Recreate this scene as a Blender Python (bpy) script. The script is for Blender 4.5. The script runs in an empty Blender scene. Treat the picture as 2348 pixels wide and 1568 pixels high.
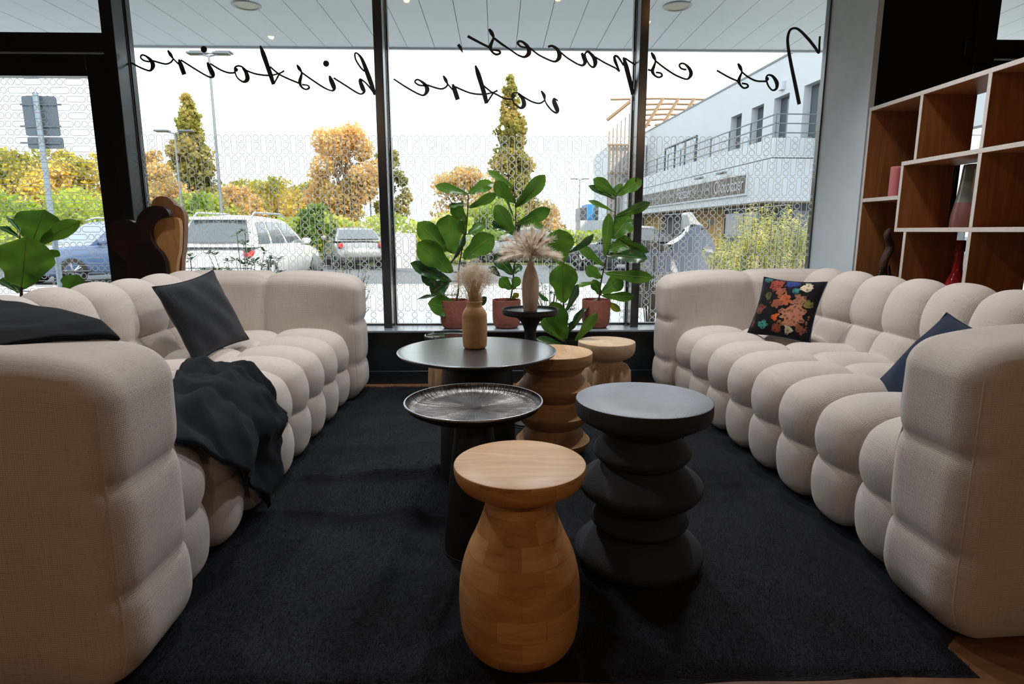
import bpy, bmesh, math, random
from math import sin, cos, pi, radians
from mathutils import Vector, Matrix, noise
S = bpy.context.scene
COL = S.collection
random.seed(7)

# ------------------------------------------------------------------ camera
F = 1400.0                                    # focal length in pixels of the 2348 x 1568 frame
PITCH = math.atan(254 / F); YAW = radians(1.4); EYE = 0.97
cam_d = bpy.data.cameras.new('camera'); cam = bpy.data.objects.new('camera', cam_d); COL.objects.link(cam)
cam_d.sensor_fit = 'HORIZONTAL'; cam_d.sensor_width = 36.0; cam_d.lens = F / 2348 * 36.0
cam_d.clip_start = 0.05; cam_d.clip_end = 400
cam.location = (0, 0, EYE); cam.rotation_euler = (pi / 2 - PITCH, 0, -YAW)
S.camera = cam

# ------------------------------------------------------------------ sky, sun, exposure
w = bpy.data.worlds.new('sky'); S.world = w; w.use_nodes = True
bg = w.node_tree.nodes['Background']
bg.inputs[0].default_value = (0.88, 0.94, 1.0, 1); bg.inputs[1].default_value = 2.5
sun_d = bpy.data.lights.new('sun', 'SUN'); sun = bpy.data.objects.new('sun', sun_d); COL.objects.link(sun)
sun_d.energy = 5.5; sun_d.angle = radians(1.0); sun_d.color = (1.0, 0.86, 0.66)
sun.rotation_euler = Vector((-0.55, 0.62, -0.56)).to_track_quat('-Z', 'Y').to_euler()
for (x0, x1, z0, z1) in ((-4.2, -2.45, 0.1, 2.66), (-2.25, -0.7, 0.36, 2.66), (-0.64, 0.86, 0.36, 2.66), (0.93, 2.08, 0.36, 2.66), (3.12, 4.4, 0.1, 2.66)):
    pd = bpy.data.lights.new('daylight_portal', 'AREA'); po = bpy.data.objects.new('daylight_portal', pd); COL.objects.link(po)
    pd.shape = 'RECTANGLE'; pd.size = x1 - x0; pd.size_y = z1 - z0; pd.cycles.is_portal = True
    po.location = ((x0 + x1) / 2, 4.12, (z0 + z1) / 2); po.rotation_euler = (-pi / 2, 0, 0)
VS = S.view_settings
VS.view_transform = 'Standard'; VS.look = 'None'; VS.gamma = 1.0; VS.use_curve_mapping = False
VS.exposure = 0.0
S.cycles.max_bounces = 10; S.cycles.transparent_max_bounces = 16
S.cycles.sample_clamp_indirect = 6.0

# ------------------------------------------------------------------ rays: a pixel of the photograph to a point of the room
_fw = Vector((sin(YAW) * cos(PITCH), cos(YAW) * cos(PITCH), -sin(PITCH))); _rt = Vector((cos(YAW), -sin(YAW), 0)); _up = _rt.cross(_fw)
CAM = Vector((0, 0, EYE))
def ray(px, py): return _rt * ((px - 1174) / F) + _up * ((784 - py) / F) + _fw
def at_z(px, py, z): d = ray(px, py); return CAM + d * ((z - EYE) / d.z)
def at_y(px, py, y): d = ray(px, py); return CAM + d * (y / d.y)
def at_x(px, py, x): d = ray(px, py); return CAM + d * (x / d.x)

# ------------------------------------------------------------------ object helpers
def link(o, parent=None):
    COL.objects.link(o)
    if parent: o.parent = parent
    return o
def tag(o, label=None, cat=None, group=None, kind=None):
    if label: o['label'] = label
    if cat: o['category'] = cat
    if group: o['group'] = group
    if kind: o['kind'] = kind
    return o
def empty(name, loc=(0, 0, 0), rz=0.0, parent=None):
    o = bpy.data.objects.new(name, None); o.location = loc; o.rotation_euler = (0, 0, rz); o.empty_display_size = 0.1
    return link(o, parent)
def thing(name, label, cat, loc=(0, 0, 0), rz=0.0, group=None): return tag(empty(name, loc, rz), label, cat, group)
class MB:
    "collects faces, builds one mesh object"
    def __init__(s): s.v = []; s.f = []; s.uv = []; s.mi = []
    def quad(s, a, b, c, d, mi=0):
        n = len(s.v); s.v += [tuple(a), tuple(b), tuple(c), tuple(d)]; s.f.append((n, n + 1, n + 2, n + 3)); s.mi.append(mi); s.uv.append(None); return s
    def poly(s, pts, mi=0):
        n = len(s.v); s.v += [tuple(p) for p in pts]; s.f.append(tuple(range(n, n + len(pts)))); s.mi.append(mi); s.uv.append(None); return s
    def box(s, x0, x1, y0, y1, z0, z1, mi=0, front=None):
        n = len(s.v)
        s.v += [(x, y, z) for z in (z0, z1) for y in (y0, y1) for x in (x0, x1)]
        for k, f in enumerate(((0, 2, 3, 1), (4, 5, 7, 6), (0, 1, 5, 4), (2, 6, 7, 3), (0, 4, 6, 2), (1, 3, 7, 5))):
            s.f.append(tuple(n + i for i in f)); s.uv.append(None); s.mi.append(front[1] if front and front[0] == k else mi)
        return s
    def grid(s, nu, nv, fn, closeu=False, mi=0, uvfn=None, flip=False):
        n = len(s.v)
        for i in range(nu):
            for j in range(nv): s.v.append(tuple(fn(i, j)))
        for i in range(nu if closeu else nu - 1):
            for j in range(nv - 1):
                a = (i, j), ((i + 1), j), ((i + 1), j + 1), (i, j + 1)
                if flip: a = a[::-1]
                s.f.append(tuple(n + (p % nu) * nv + q for p, q in a)); s.mi.append(mi)
                s.uv.append([uvfn(p, q) for p, q in a] if uvfn else None)
        return s
    def lathe(s, prof, n=40, c=(0, 0, 0), mi=0, sx=1.0, sy=1.0):
        L = [0.0]
        for a, b in zip(prof, prof[1:]): L.append(L[-1] + math.hypot(b[0] - a[0], b[1] - a[1]))
        rm = max(p[0] for p in prof)
        return s.grid(n, len(prof), lambda i, j: (c[0] + prof[j][0] * cos(2 * pi * i / n) * sx, c[1] + prof[j][0] * sin(2 * pi * i / n) * sy, c[2] + prof[j][1]),
                      closeu=True, mi=mi, uvfn=lambda i, j: (2 * pi * rm * i / n, L[j]))
    def tube(s, pts, r, n=8, mi=0, cap=True):
        pts = [Vector(p) for p in pts]; rr = r if isinstance(r, (list, tuple)) else [r] * len(pts)
        fr = None; rings = []
        for k, p in enumerate(pts):
            t = (pts[min(k + 1, len(pts) - 1)] - pts[max(k - 1, 0)]).normalized()
            if fr is None: fr = t.orthogonal().normalized()
            fr = (fr - t * fr.dot(t)).normalized(); b = t.cross(fr)
            rings.append([p + (fr * cos(2 * pi * i / n) + b * sin(2 * pi * i / n)) * rr[k] for i in range(n)])
        s.grid(n, len(pts), lambda i, j: rings[j][i], closeu=True, mi=mi)
        if cap: s.poly(rings[0][::-1], mi); s.poly(rings[-1], mi)
        return s
    def prism(s, outline, fn0, fn1, mi=0):
        "2-D outline (counter-clockwise), fn maps a 2-D point to the two faces"
        n = len(outline); a = [fn0(*p) for p in outline]; b = [fn1(*p) for p in outline]
        s.poly(a[::-1], mi); s.poly(b, mi)
        for i in range(n): s.quad(a[i], a[(i + 1) % n], b[(i + 1) % n], b[i], mi)
        return s
    def mesh(s, name):
        me = bpy.data.meshes.new(name); me.from_pydata(s.v, [], s.f)
        if any(u for u in s.uv):
            ul = me.uv_layers.new(name='UVMap'); k = 0
            flat = []
            for f, u in zip(s.f, s.uv):
                for q in range(len(f)): flat += list(u[q]) if u else [0.0, 0.0]
            ul.data.foreach_set('uv', flat)
        me.polygons.foreach_set('material_index', s.mi)
        return me
    def build(s, name, mat, parent=None, smooth=False, loc=None, bevel=0.0, weld=False, auto=None, seg=2):
        me = s.mesh(name)
        for m in (mat if isinstance(mat, (list, tuple)) else [mat]): me.materials.append(m)
        if weld:
            bm = bmesh.new(); bm.from_mesh(me); bmesh.ops.remove_doubles(bm, verts=bm.verts, dist=1e-5); bmesh.ops.recalc_face_normals(bm, faces=bm.faces); bm.to_mesh(me); bm.free()
        if smooth or auto: me.shade_smooth() if hasattr(me, 'shade_smooth') else None
        if auto: me.set_sharp_from_angle(angle=radians(auto))
        o = bpy.data.objects.new(name, me); link(o, parent)
        if loc: o.location = loc
        if bevel:
            b = o.modifiers.new('bevel', 'BEVEL'); b.width = bevel; b.segments = seg; b.limit_method = 'ANGLE'; b.angle_limit = radians(40)
            me.shade_smooth(); b.harden_normals = False
            me.set_sharp_from_angle(angle=radians(50))
        return o
def copy_tree(o, parent=None):
    c = o.copy(); COL.objects.link(c); c.parent = parent
    for ch in list(o.children): copy_tree(ch, c)
    return c
def smoothpath(pts, n=8):
    "Catmull-Rom through the points (any tuple length)"
    out = []; P = [pts[0]] + list(pts) + [pts[-1]]
    for k in range(1, len(P) - 2):
        p0, p1, p2, p3 = P[k - 1:k + 3]
        for i in range(n):
            t = i / n
            out.append(tuple(0.5 * (2 * b + (c - a) * t + (2 * a - 5 * b + 4 * c - d) * t * t + (-a + 3 * b - 3 * c + d) * t ** 3) for a, b, c, d in zip(p0, p1, p2, p3)))
    out.append(tuple(pts[-1])); return out

# ------------------------------------------------------------------ materials
def new_mat(name):
    m = bpy.data.materials.new(name); m.use_nodes = True; nt = m.node_tree
    return m, nt, nt.nodes['Principled BSDF']
def nd(nt, t, **kw):
    n = nt.nodes.new(t)
    for k, v in kw.items():
        if k in n.inputs: n.inputs[k].default_value = v
        else: setattr(n, k, v)
    return n
def ramp(nt, src, stops):
    r = nt.nodes.new('ShaderNodeValToRGB'); e = r.color_ramp.elements
    while len(e) < len(stops): e.new(0.5)
    for el, (p, c) in zip(e, stops): el.position = p; el.color = (*c, 1)
    nt.links.new(src, r.inputs[0]); return r
def mat(name, col, rough=0.5, metal=0.0, var=0.0, scale=8.0, bump=0.0, bscale=60.0, spec=0.5, sheen=0.0, stretch=(1, 1, 1), coat=0.0, emit=None, col2=None):
    m, nt, p = new_mat(name)
    p.inputs['Roughness'].default_value = rough; p.inputs['Metallic'].default_value = metal
    p.inputs['Specular IOR Level'].default_value = spec; p.inputs['Base Color'].default_value = (*col, 1)
    if sheen: p.inputs['Sheen Weight'].default_value = sheen; p.inputs['Sheen Roughness'].default_value = 0.5
    if coat: p.inputs['Coat Weight'].default_value = coat; p.inputs['Coat Roughness'].default_value = 0.1
    if emit: p.inputs['Emission Color'].default_value = (*emit[:3], 1); p.inputs['Emission Strength'].default_value = emit[3]
    if var or bump or col2:
        tc = nd(nt, 'ShaderNodeTexCoord'); mp = nd(nt, 'ShaderNodeMapping'); mp.inputs['Scale'].default_value = stretch
        nt.links.new(tc.outputs['Object'], mp.inputs[0])
        if var or col2:
            nz = nd(nt, 'ShaderNodeTexNoise', Scale=scale, Detail=4.0); nt.links.new(mp.outputs[0], nz.inputs[0])
            a = tuple(c * (1 - var) for c in col); b = col2 or tuple(min(1, c * (1 + var)) for c in col)
            r = ramp(nt, nz.outputs[0], ((0.32, a), (0.68, b))); nt.links.new(r.outputs[0], p.inputs['Base Color'])
        if bump:
            nb = nd(nt, 'ShaderNodeTexNoise', Scale=bscale, Detail=3.0); nt.links.new(mp.outputs[0], nb.inputs[0])
            bp = nd(nt, 'ShaderNodeBump', Strength=bump, Distance=0.01); nt.links.new(nb.outputs[0], bp.inputs['Height']); nt.links.new(bp.outputs[0], p.inputs['Normal'])
    return m
def weave_mat(name, c0, c1, pitch=0.0045, depth=0.5, sheen=0.25, slub=True):
    "woven cloth on UVs in metres"
    m, nt, p = new_mat(name); p.inputs['Roughness'].default_value = 0.92; p.inputs['Specular IOR Level'].default_value = 0.15
    p.inputs['Sheen Weight'].default_value = sheen; p.inputs['Sheen Roughness'].default_value = 0.45
    tc = nd(nt, 'ShaderNodeTexCoord'); L = nt.links.new
    sx = nd(nt, 'ShaderNodeSeparateXYZ'); wob = nd(nt, 'ShaderNodeTexNoise', Scale=60.0, Detail=2.0)
    L(tc.outputs['UV'], wob.inputs[0])
    mx = nd(nt, 'ShaderNodeMix', data_type='VECTOR'); mx.inputs['Factor'].default_value = 0.0012
    L(tc.outputs['UV'], mx.inputs['A']); L(wob.outputs['Color'], mx.inputs['B']); L(mx.outputs['Result'], sx.inputs[0])
    def sn(o, k):
        a = nd(nt, 'ShaderNodeMath', operation='MULTIPLY'); a.inputs[1].default_value = k; L(o, a.inputs[0])
        b = nd(nt, 'ShaderNodeMath', operation='SINE'); L(a.outputs[0], b.inputs[0]); return b.outputs[0]
    pr = nd(nt, 'ShaderNodeMath', operation='MULTIPLY'); L(sn(sx.outputs[0], pi / pitch), pr.inputs[0]); L(sn(sx.outputs[1], pi / pitch), pr.inputs[1])
    ab = nd(nt, 'ShaderNodeMath', operation='ABSOLUTE'); L(pr.outputs[0], ab.inputs[0])
    mp = nd(nt, 'ShaderNodeMapping'); mp.inputs['Scale'].default_value = (9, 260, 1); L(tc.outputs['UV'], mp.inputs[0])
    nz = nd(nt, 'ShaderNodeTexNoise', Scale=1.0, Detail=3.0); L(mp.outputs[0], nz.inputs[0])
    mp2 = nd(nt, 'ShaderNodeMapping'); mp2.inputs['Scale'].default_value = (260, 9, 1); L(tc.outputs['UV'], mp2.inputs[0])
    nz2 = nd(nt, 'ShaderNodeTexNoise', Scale=1.0, Detail=3.0); L(mp2.outputs[0], nz2.inputs[0])
    ad = nd(nt, 'ShaderNodeMath', operation='ADD'); L(nz.outputs[0], ad.inputs[0]); L(nz2.outputs[0], ad.inputs[1])
    a2 = nd(nt, 'ShaderNodeMath', operation='MULTIPLY_ADD'); a2.inputs[1].default_value = 0.22; L(ab.outputs[0], a2.inputs[0]); L(ad.outputs[0], a2.inputs[2])
    r = ramp(nt, a2.outputs[0], ((0.78, c0), (1.36, c1))); L(r.outputs[0], p.inputs['Base Color'])
    bp = nd(nt, 'ShaderNodeBump', Strength=depth, Distance=0.0016)
    hs = nd(nt, 'ShaderNodeMath', operation='ADD'); L(ab.outputs[0], hs.inputs[0]); L(nz.outputs[0], hs.inputs[1])
    L(hs.outputs[0], bp.inputs['Height']); L(bp.outputs[0], p.inputs['Normal'])
    return m
def wood_mat(name, c0, c1, rough=0.5, scale=(1, 1, 8), ns=6.0, rings=0.35, blocks=None, bump=0.12, spec=0.4, dark=None, coat=0.0):
    m, nt, p = new_mat(name); L = nt.links.new
    p.inputs['Roughness'].default_value = rough; p.inputs['Specular IOR Level'].default_value = spec
    p.inputs['Coat Weight'].default_value = coat; p.inputs['Coat Roughness'].default_value = 0.22
    tc = nd(nt, 'ShaderNodeTexCoord'); mp = nd(nt, 'ShaderNodeMapping'); mp.inputs['Scale'].default_value = scale
    L(tc.outputs['Object'], mp.inputs[0])
    nz = nd(nt, 'ShaderNodeTexNoise', Scale=ns, Detail=6.0, Roughness=0.6, Distortion=1.2); L(mp.outputs[0], nz.inputs[0])
    fine = nd(nt, 'ShaderNodeTexNoise', Scale=ns * 14, Detail=3.0); L(mp.outputs[0], fine.inputs[0])
    mxv = nd(nt, 'ShaderNodeMath', operation='MULTIPLY_ADD'); mxv.inputs[1].default_value = 0.25; L(fine.outputs[0], mxv.inputs[0]); L(nz.outputs[0], mxv.inputs[2])
    out = mxv.outputs[0]
    if blocks:
        br = nd(nt, 'ShaderNodeTexBrick', Scale=1.0); br.inputs['Brick Width'].default_value = blocks[0]; br.inputs['Row Height'].default_value = blocks[1]
        br.inputs['Mortar Size'].default_value = 0.0008; br.inputs['Color1'].default_value = (0, 0, 0, 1); br.inputs['Color2'].default_value = (1, 1, 1, 1); br.inputs['Mortar'].default_value = (0, 0, 0, 1)
        br.inputs['Bias'].default_value = 0.0
        L(tc.outputs['UV'], br.inputs[0])
        m2 = nd(nt, 'ShaderNodeMath', operation='MULTIPLY_ADD'); m2.inputs[1].default_value = blocks[2]
        sub = nd(nt, 'ShaderNodeMath', operation='SUBTRACT'); sub.inputs[1].default_value = 0.5; L(br.outputs['Color'], sub.inputs[0])
        L(sub.outputs[0], m2.inputs[0]); L(out, m2.inputs[2]); out = m2.outputs[0]
    st = [(0.35, c0), (0.85, c1)]
    if dark: st = [(0.24, dark), (0.36, c0), (0.85, c1)]
    r = ramp(nt, out, st); L(r.outputs[0], p.inputs['Base Color'])
    bp = nd(nt, 'ShaderNodeBump', Strength=bump, Distance=0.003); L(out, bp.inputs['Height']); L(bp.outputs[0], p.inputs['Normal'])
    return m
def leaf_mat(name, c0, c1, trans=0.35, rough=0.35, scale=3.0, backc=None, coord='Object'):
    m, nt, p = new_mat(name); L = nt.links.new
    p.inputs['Roughness'].default_value = rough
    tc = nd(nt, 'ShaderNodeTexCoord'); nz = nd(nt, 'ShaderNodeTexNoise', Scale=scale, Detail=3.0); L(tc.outputs[coord], nz.inputs[0])
    stops = ((0.35, c0), (0.65, c1)) if not backc else ((0.34, c0), (0.5, c1), (0.66, backc))
    r = ramp(nt, nz.outputs[0], stops); L(r.outputs[0], p.inputs['Base Color'])
    t = nd(nt, 'ShaderNodeBsdfTranslucent'); L(r.outputs[0], t.inputs[0])
    mx = nd(nt, 'ShaderNodeMixShader'); mx.inputs[0].default_value = trans
    L(p.outputs[0], mx.inputs[1]); L(t.outputs[0], mx.inputs[2]); L(mx.outputs[0], nt.nodes['Material Output'].inputs[0])
    return m
def glass_mat(name, tint=(0.96, 0.985, 0.98), rough=0.0, ior=1.45):
    m, nt, p = new_mat(name); nt.nodes.remove(p); L = nt.links.new
    t = nd(nt, 'ShaderNodeBsdfTransparent'); t.inputs[0].default_value = (*tint, 1)
    g = nd(nt, 'ShaderNodeBsdfGlossy'); g.inputs['Roughness'].default_value = rough
    fr = nd(nt, 'ShaderNodeFresnel', IOR=ior); mx = nd(nt, 'ShaderNodeMixShader')
    L(fr.outputs[0], mx.inputs[0]); L(t.outputs[0], mx.inputs[1]); L(g.outputs[0], mx.inputs[2]); L(mx.outputs[0], nt.nodes['Material Output'].inputs[0])
    return m
def film_mat(name, col, trans=0.5, see=0.15):
    m, nt, p = new_mat(name); nt.nodes.remove(p); L = nt.links.new
    d = nd(nt, 'ShaderNodeBsdfDiffuse'); d.inputs[0].default_value = (*col, 1); t = nd(nt, 'ShaderNodeBsdfTranslucent'); t.inputs[0].default_value = (*col, 1)
    a = nd(nt, 'ShaderNodeMixShader'); a.inputs[0].default_value = trans; L(d.outputs[0], a.inputs[1]); L(t.outputs[0], a.inputs[2])
    x = nd(nt, 'ShaderNodeBsdfTransparent'); b = nd(nt, 'ShaderNodeMixShader'); b.inputs[0].default_value = see
    L(a.outputs[0], b.inputs[1]); L(x.outputs[0], b.inputs[2]); L(b.outputs[0], nt.nodes['Material Output'].inputs[0])
    return m

M = {}
M['sofa'] = weave_mat('cream_woven_fabric', (0.495, 0.435, 0.385), (0.61, 0.545, 0.49), pitch=0.0044, depth=0.45)
M['cushion'] = weave_mat('charcoal_linen', (0.010, 0.011, 0.014), (0.026, 0.029, 0.036), pitch=0.002, depth=0.3, sheen=0.2)
M['navy'] = weave_mat('navy_linen', (0.006, 0.012, 0.028), (0.014, 0.026, 0.055), pitch=0.002, depth=0.3, sheen=0.12)
M['throw'] = weave_mat('dark_wool_throw', (0.002, 0.0032, 0.005), (0.006, 0.0088, 0.013), pitch=0.0022, depth=0.5, sheen=0.06)
M['black_metal'] = mat('black_aluminium', (0.012, 0.014, 0.018), 0.22, 0.0, spec=0.9)
M['blackwall'] = mat('black_paint', (0.006, 0.006, 0.007), 0.7, bump=0.05)
M['lowwall'] = mat('dark_teal_paint', (0.010, 0.016, 0.020), 0.35, bump=0.04)
M['greywall'] = mat('pale_grey_paint', (0.62, 0.71, 0.78), 0.6, var=0.03, bump=0.03, bscale=200)
M['room'] = mat('room_paint', (0.28, 0.26, 0.24), 0.8)
M['white'] = mat('white_paint', (0.5, 0.51, 0.53), 0.5, var=0.02)
M['glass'] = glass_mat('window_glass')
M['film'] = film_mat('frosted_film', (0.84, 0.86, 0.87), 0.6, 0.08)
M['vinyl'] = mat('black_vinyl', (0.012, 0.014, 0.022), 0.45)
M['terracotta'] = mat('terracotta', (0.36, 0.125, 0.085), 0.75, var=0.12, scale=30, bump=0.25, bscale=160)
M['soil'] = mat('potting_soil', (0.02, 0.014, 0.010), 0.95, bump=0.8, bscale=120)
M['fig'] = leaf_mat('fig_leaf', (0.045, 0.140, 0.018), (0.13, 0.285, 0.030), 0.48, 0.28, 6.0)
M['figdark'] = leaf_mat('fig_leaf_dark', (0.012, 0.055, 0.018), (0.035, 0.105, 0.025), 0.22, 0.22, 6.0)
M['figyellow'] = leaf_mat('fig_leaf_yellowing', (0.10, 0.17, 0.02), (0.45, 0.32, 0.02), 0.4, 0.35, 9.0)
M['figvein'] = mat('leaf_vein', (0.20, 0.30, 0.07), 0.5)
M['stem'] = mat('fig_stem', (0.045, 0.032, 0.018), 0.8, var=0.3, scale=40, bump=0.4)
M['blackwood'] = wood_mat('black_stained_wood', (0.028, 0.030, 0.036), (0.065, 0.068, 0.078), 0.3, (1, 6, 6), 4.0, spec=0.9, bump=0.05, coat=1.0)
M['walnut'] = wood_mat('walnut', (0.20, 0.075, 0.024), (0.40, 0.165, 0.055), 0.5, (6, 6, 0.6), 3.5, bump=0.05)
M['edge'] = mat('white_oak_edging', (0.60, 0.545, 0.50), 0.5, var=0.05, scale=30)

# ================================================================== the room
GY = 4.09                                     # glass plane
def struct(o, label=None): o['kind'] = 'structure'; return tag(o, label)
M['floorwood'] = wood_mat('brown_floor_wood', (0.10, 0.042, 0.016), (0.22, 0.10, 0.04), 0.45, (1, 8, 1), 3.0)
struct(MB().box(-4.6, 5.0, -4.5, 4.12, -0.12, 0.0).build('floor', M['floorwood']), 'warm brown wooden floor under the black rug')
struct(MB().box(-4.6, 5.0, -4.5, 4.14, 2.75, 2.85).build('ceiling', M['room']))
struct(MB().box(-4.72, -4.6, -4.5, 4.14, -0.12, 2.85).build('wall_left', M['room']))
struct(MB().box(5.0, 5.12, -4.5, 4.14, -0.12, 2.85).build('wall_right', M['blackwall']))
struct(MB().box(-4.72, 5.12, -4.62, -4.5, -0.12, 2.85).build('wall_back', M['room']))
struct(MB().box(-4.72, 5.12, -4.62, 4.10, 2.86, 3.3).build('roof', M['white']))
wf = struct(MB().box(-2.335, 2.13, 3.86, 4.12, 0, 0.335).build('wall_front', M['lowwall']), 'low dark wall under the shop window')
struct(MB().box(-2.335, 2.13, 3.846, 3.86, 0, 0.085).build('baseboard_front', M['lowwall'], bevel=0.004))
struct(MB().box(-2.335, 2.13, 3.838, 4.10, 0.335, 0.349).build('trim_1', mat('grey_sill_lacquer', (0.24, 0.28, 0.32), 0.25, spec=0.7), bevel=0.003), 'long smooth grey window sill carrying the potted figs')
struct(MB().box(-4.6, 5.0, 4.06, 4.14, 2.62, 2.76).build('trim_2', M['black_metal']))
def post(n, x0, x1, label, z0=0.349):
    o = MB().box(x0, x1, 3.94, 4.075, z0, 2.62).box(x0 + 0.012, x1 - 0.012, 4.075, 4.13, z0, 2.62).build('trim_%d' % n, M['black_metal'], bevel=0.003)
    return struct(o, label)
post(3, -2.335, -2.262, 'thick dark post between the glazed door and the window', 0.0)
post(4, -0.735, -0.682, 'dark upright mullion left of the potted figs')
post(5, 0.872, 0.924, 'dark upright mullion right of the potted figs')
struct(MB().box(2.097, 2.13, 3.576, 4.14, 0, 2.75).build('wall_right_return', M['greywall']), 'pale blue-grey wall return between window and bookcase')
struct(MB().box(2.13, 2.95, 4.0, 4.14, 0, 2.75).build('wall_front_black', M['blackwall']), 'black wall above and behind the bookcase')

def ring_pts(cx, cz, hw, hh, r, n=8):
    pts = []
    for qx, qz, a0 in ((1, 1, 0), (-1, 1, 90), (-1, -1, 180), (1, -1, 270)):
        for k in range(n):
            a = radians(a0 + 90 * k / (n - 1)); pts.append((cx + qx * (hw - r) + r * cos(a), cz + qz * (hh - r) + r * sin(a)))
    return pts
def pattern(mb, x0, x1, z0, z1, y, horizontal=False, pitch=0.0466, line=0.0042):
    "columns of capsules and triple rings, as outlines cut from film"
    R = 0.0197; SP = 0.0418; B = 0.1262
    def outline(a, b, hb):
        if horizontal: cx, cz, hw, hh = x0 + b, z1 - a, hb, R
        else: cx, cz, hw, hh = x0 + a, z1 - b, R, hb
        if cx - hw < x0 - 0.02 or cx + hw > x1 + 0.02 or cz - hh < z0 - 0.03: return
        o = ring_pts(cx, cz, hw, hh, R, 7); i = ring_pts(cx, cz, hw - line, hh - line, R - line, 7); n = len(o)
        cl = lambda p: (min(max(p[0], x0), x1), y, min(max(p[1], z0), z1))
        k0 = len(mb.v); mb.v += [cl(p) for p in o] + [cl(p) for p in i]
        for k in range(n):
            q = (k + 1) % n; mb.f.append((k0 + k, k0 + q, k0 + n + q, k0 + n + k)); mb.mi.append(0); mb.uv.append(None)
    A = (z1 - z0) if horizontal else (x1 - x0); Bt = (x1 - x0) if horizontal else (z1 - z0)
    for c in range(int(A / pitch) + 1):
        a = pitch * (c + 0.5); nb = 0; b = -(B if horizontal else 0) + (0.035 * (c % 2) if horizontal else 0)
        while b < Bt:
            if (nb + c) % 2 == 0: outline(a, b + B / 2, B / 2 - 0.002)
            else:
                for q in range(3): outline(a, b + SP * (q + 0.5), R)
            b += B; nb += 1
    return mb
def window(n, x0, x1, label):
    w_ = struct(empty('window_%d' % n, ((x0 + x1) / 2, GY, 0.349)), label); inv = Matrix.Translation((-(x0 + x1) / 2, -GY, -0.349))
    def add(mb, name, m, **kw):
        o = mb.build(name, m, w_, **kw); o.data.transform(inv); return o
    add(MB().box(x0 + 0.004, x1 - 0.004, GY - 0.005, GY + 0.005, 0.352, 2.62), 'pane', M['glass'])
    fr = MB()
    for a, b in ((x0, x0 + 0.010), (x1 - 0.010, x1)): fr.box(a, b, GY - 0.016, GY + 0.03, 0.349, 2.62)
    fr.box(x0 + 0.010, x1 - 0.010, GY - 0.016, GY + 0.03, 0.349, 0.359)
    add(fr, 'window_frame', M['black_metal'])
    add(pattern(MB(), x0 + 0.012, x1 - 0.012, 0.362, 1.574, GY - 0.0065), 'circle_film', M['film'])['kind'] = 'stuff'
window(1, -2.262, -0.735, 'wide shop window pane beside the glazed door, circle film on its lower half')
window(2, -0.682, 0.872, 'middle shop window pane behind the potted figs, circle film on its lower half')
window(3, 0.924, 2.097, 'shop window pane beside the pale wall return, circle film on its lower half')
def glazed_door(n, x0, x1, label, film=True, st=0.14):
    d = struct(empty('door_%d' % n, (x0, 4.04, 0)), label)
    def add(mb, name, m, **kw):
        o = mb.build(name, m, d, **kw); o.data.transform(Matrix.Translation((-x0, -4.04, 0))); return o
    for a, b in ((x0, x0 + st), (x1 - st, x1)): add(MB().box(a, b, 3.99, 4.06, 0.02, 2.02), 'stile', M['black_metal'], bevel=0.003)
    add(MB().box(x0 + st, x1 - st, 3.99, 4.06, 1.895, 2.02), 'top_rail', M['black_metal'], bevel=0.003)
    add(MB().box(x0 + st, x1 - st, 3.99, 4.06, 0.02, 0.16), 'bottom_rail', M['black_metal'], bevel=0.003)
    add(MB().box(x0 + st, x1 - st, 4.025, 4.035, 0.16, 1.895), 'pane', M['glass'])
    add(MB().box(x0 - 0.05, x1, 3.97, 4.10, 2.026, 2.135), 'transom_bar', M['black_metal'], bevel=0.003)
    add(MB().box(x0, x1, 4.05, 4.06, 2.135, 2.62), 'transom_pane', M['glass'])
    if film: add(pattern(MB(), x0 + st + 0.002, x1 - st - 0.002, 0.162, 1.892, 4.0235, True, 0.0492), 'circle_film', M['film'])['kind'] = 'stuff'
glazed_door(1, -3.42, -2.337, 'black framed glazed door with circle film beside the wooden sculpture')
struct(MB().box(2.95, 3.085, 3.96, 4.12, 2.0, 2.75).build('trim_6', M['blackwall']))
glazed_door(2, 2.95, 4.2, 'black framed glazed door beyond the bookcase', False, 0.03)
struct(MB().box(-4.6, -3.43, 4.0, 4.14, 0, 2.75).build('wall_front_left', M['blackwall']))
struct(MB().box(4.2, 5.0, 4.0, 4.14, 0, 2.75).build('wall_front_right', M['blackwall']))

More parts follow.
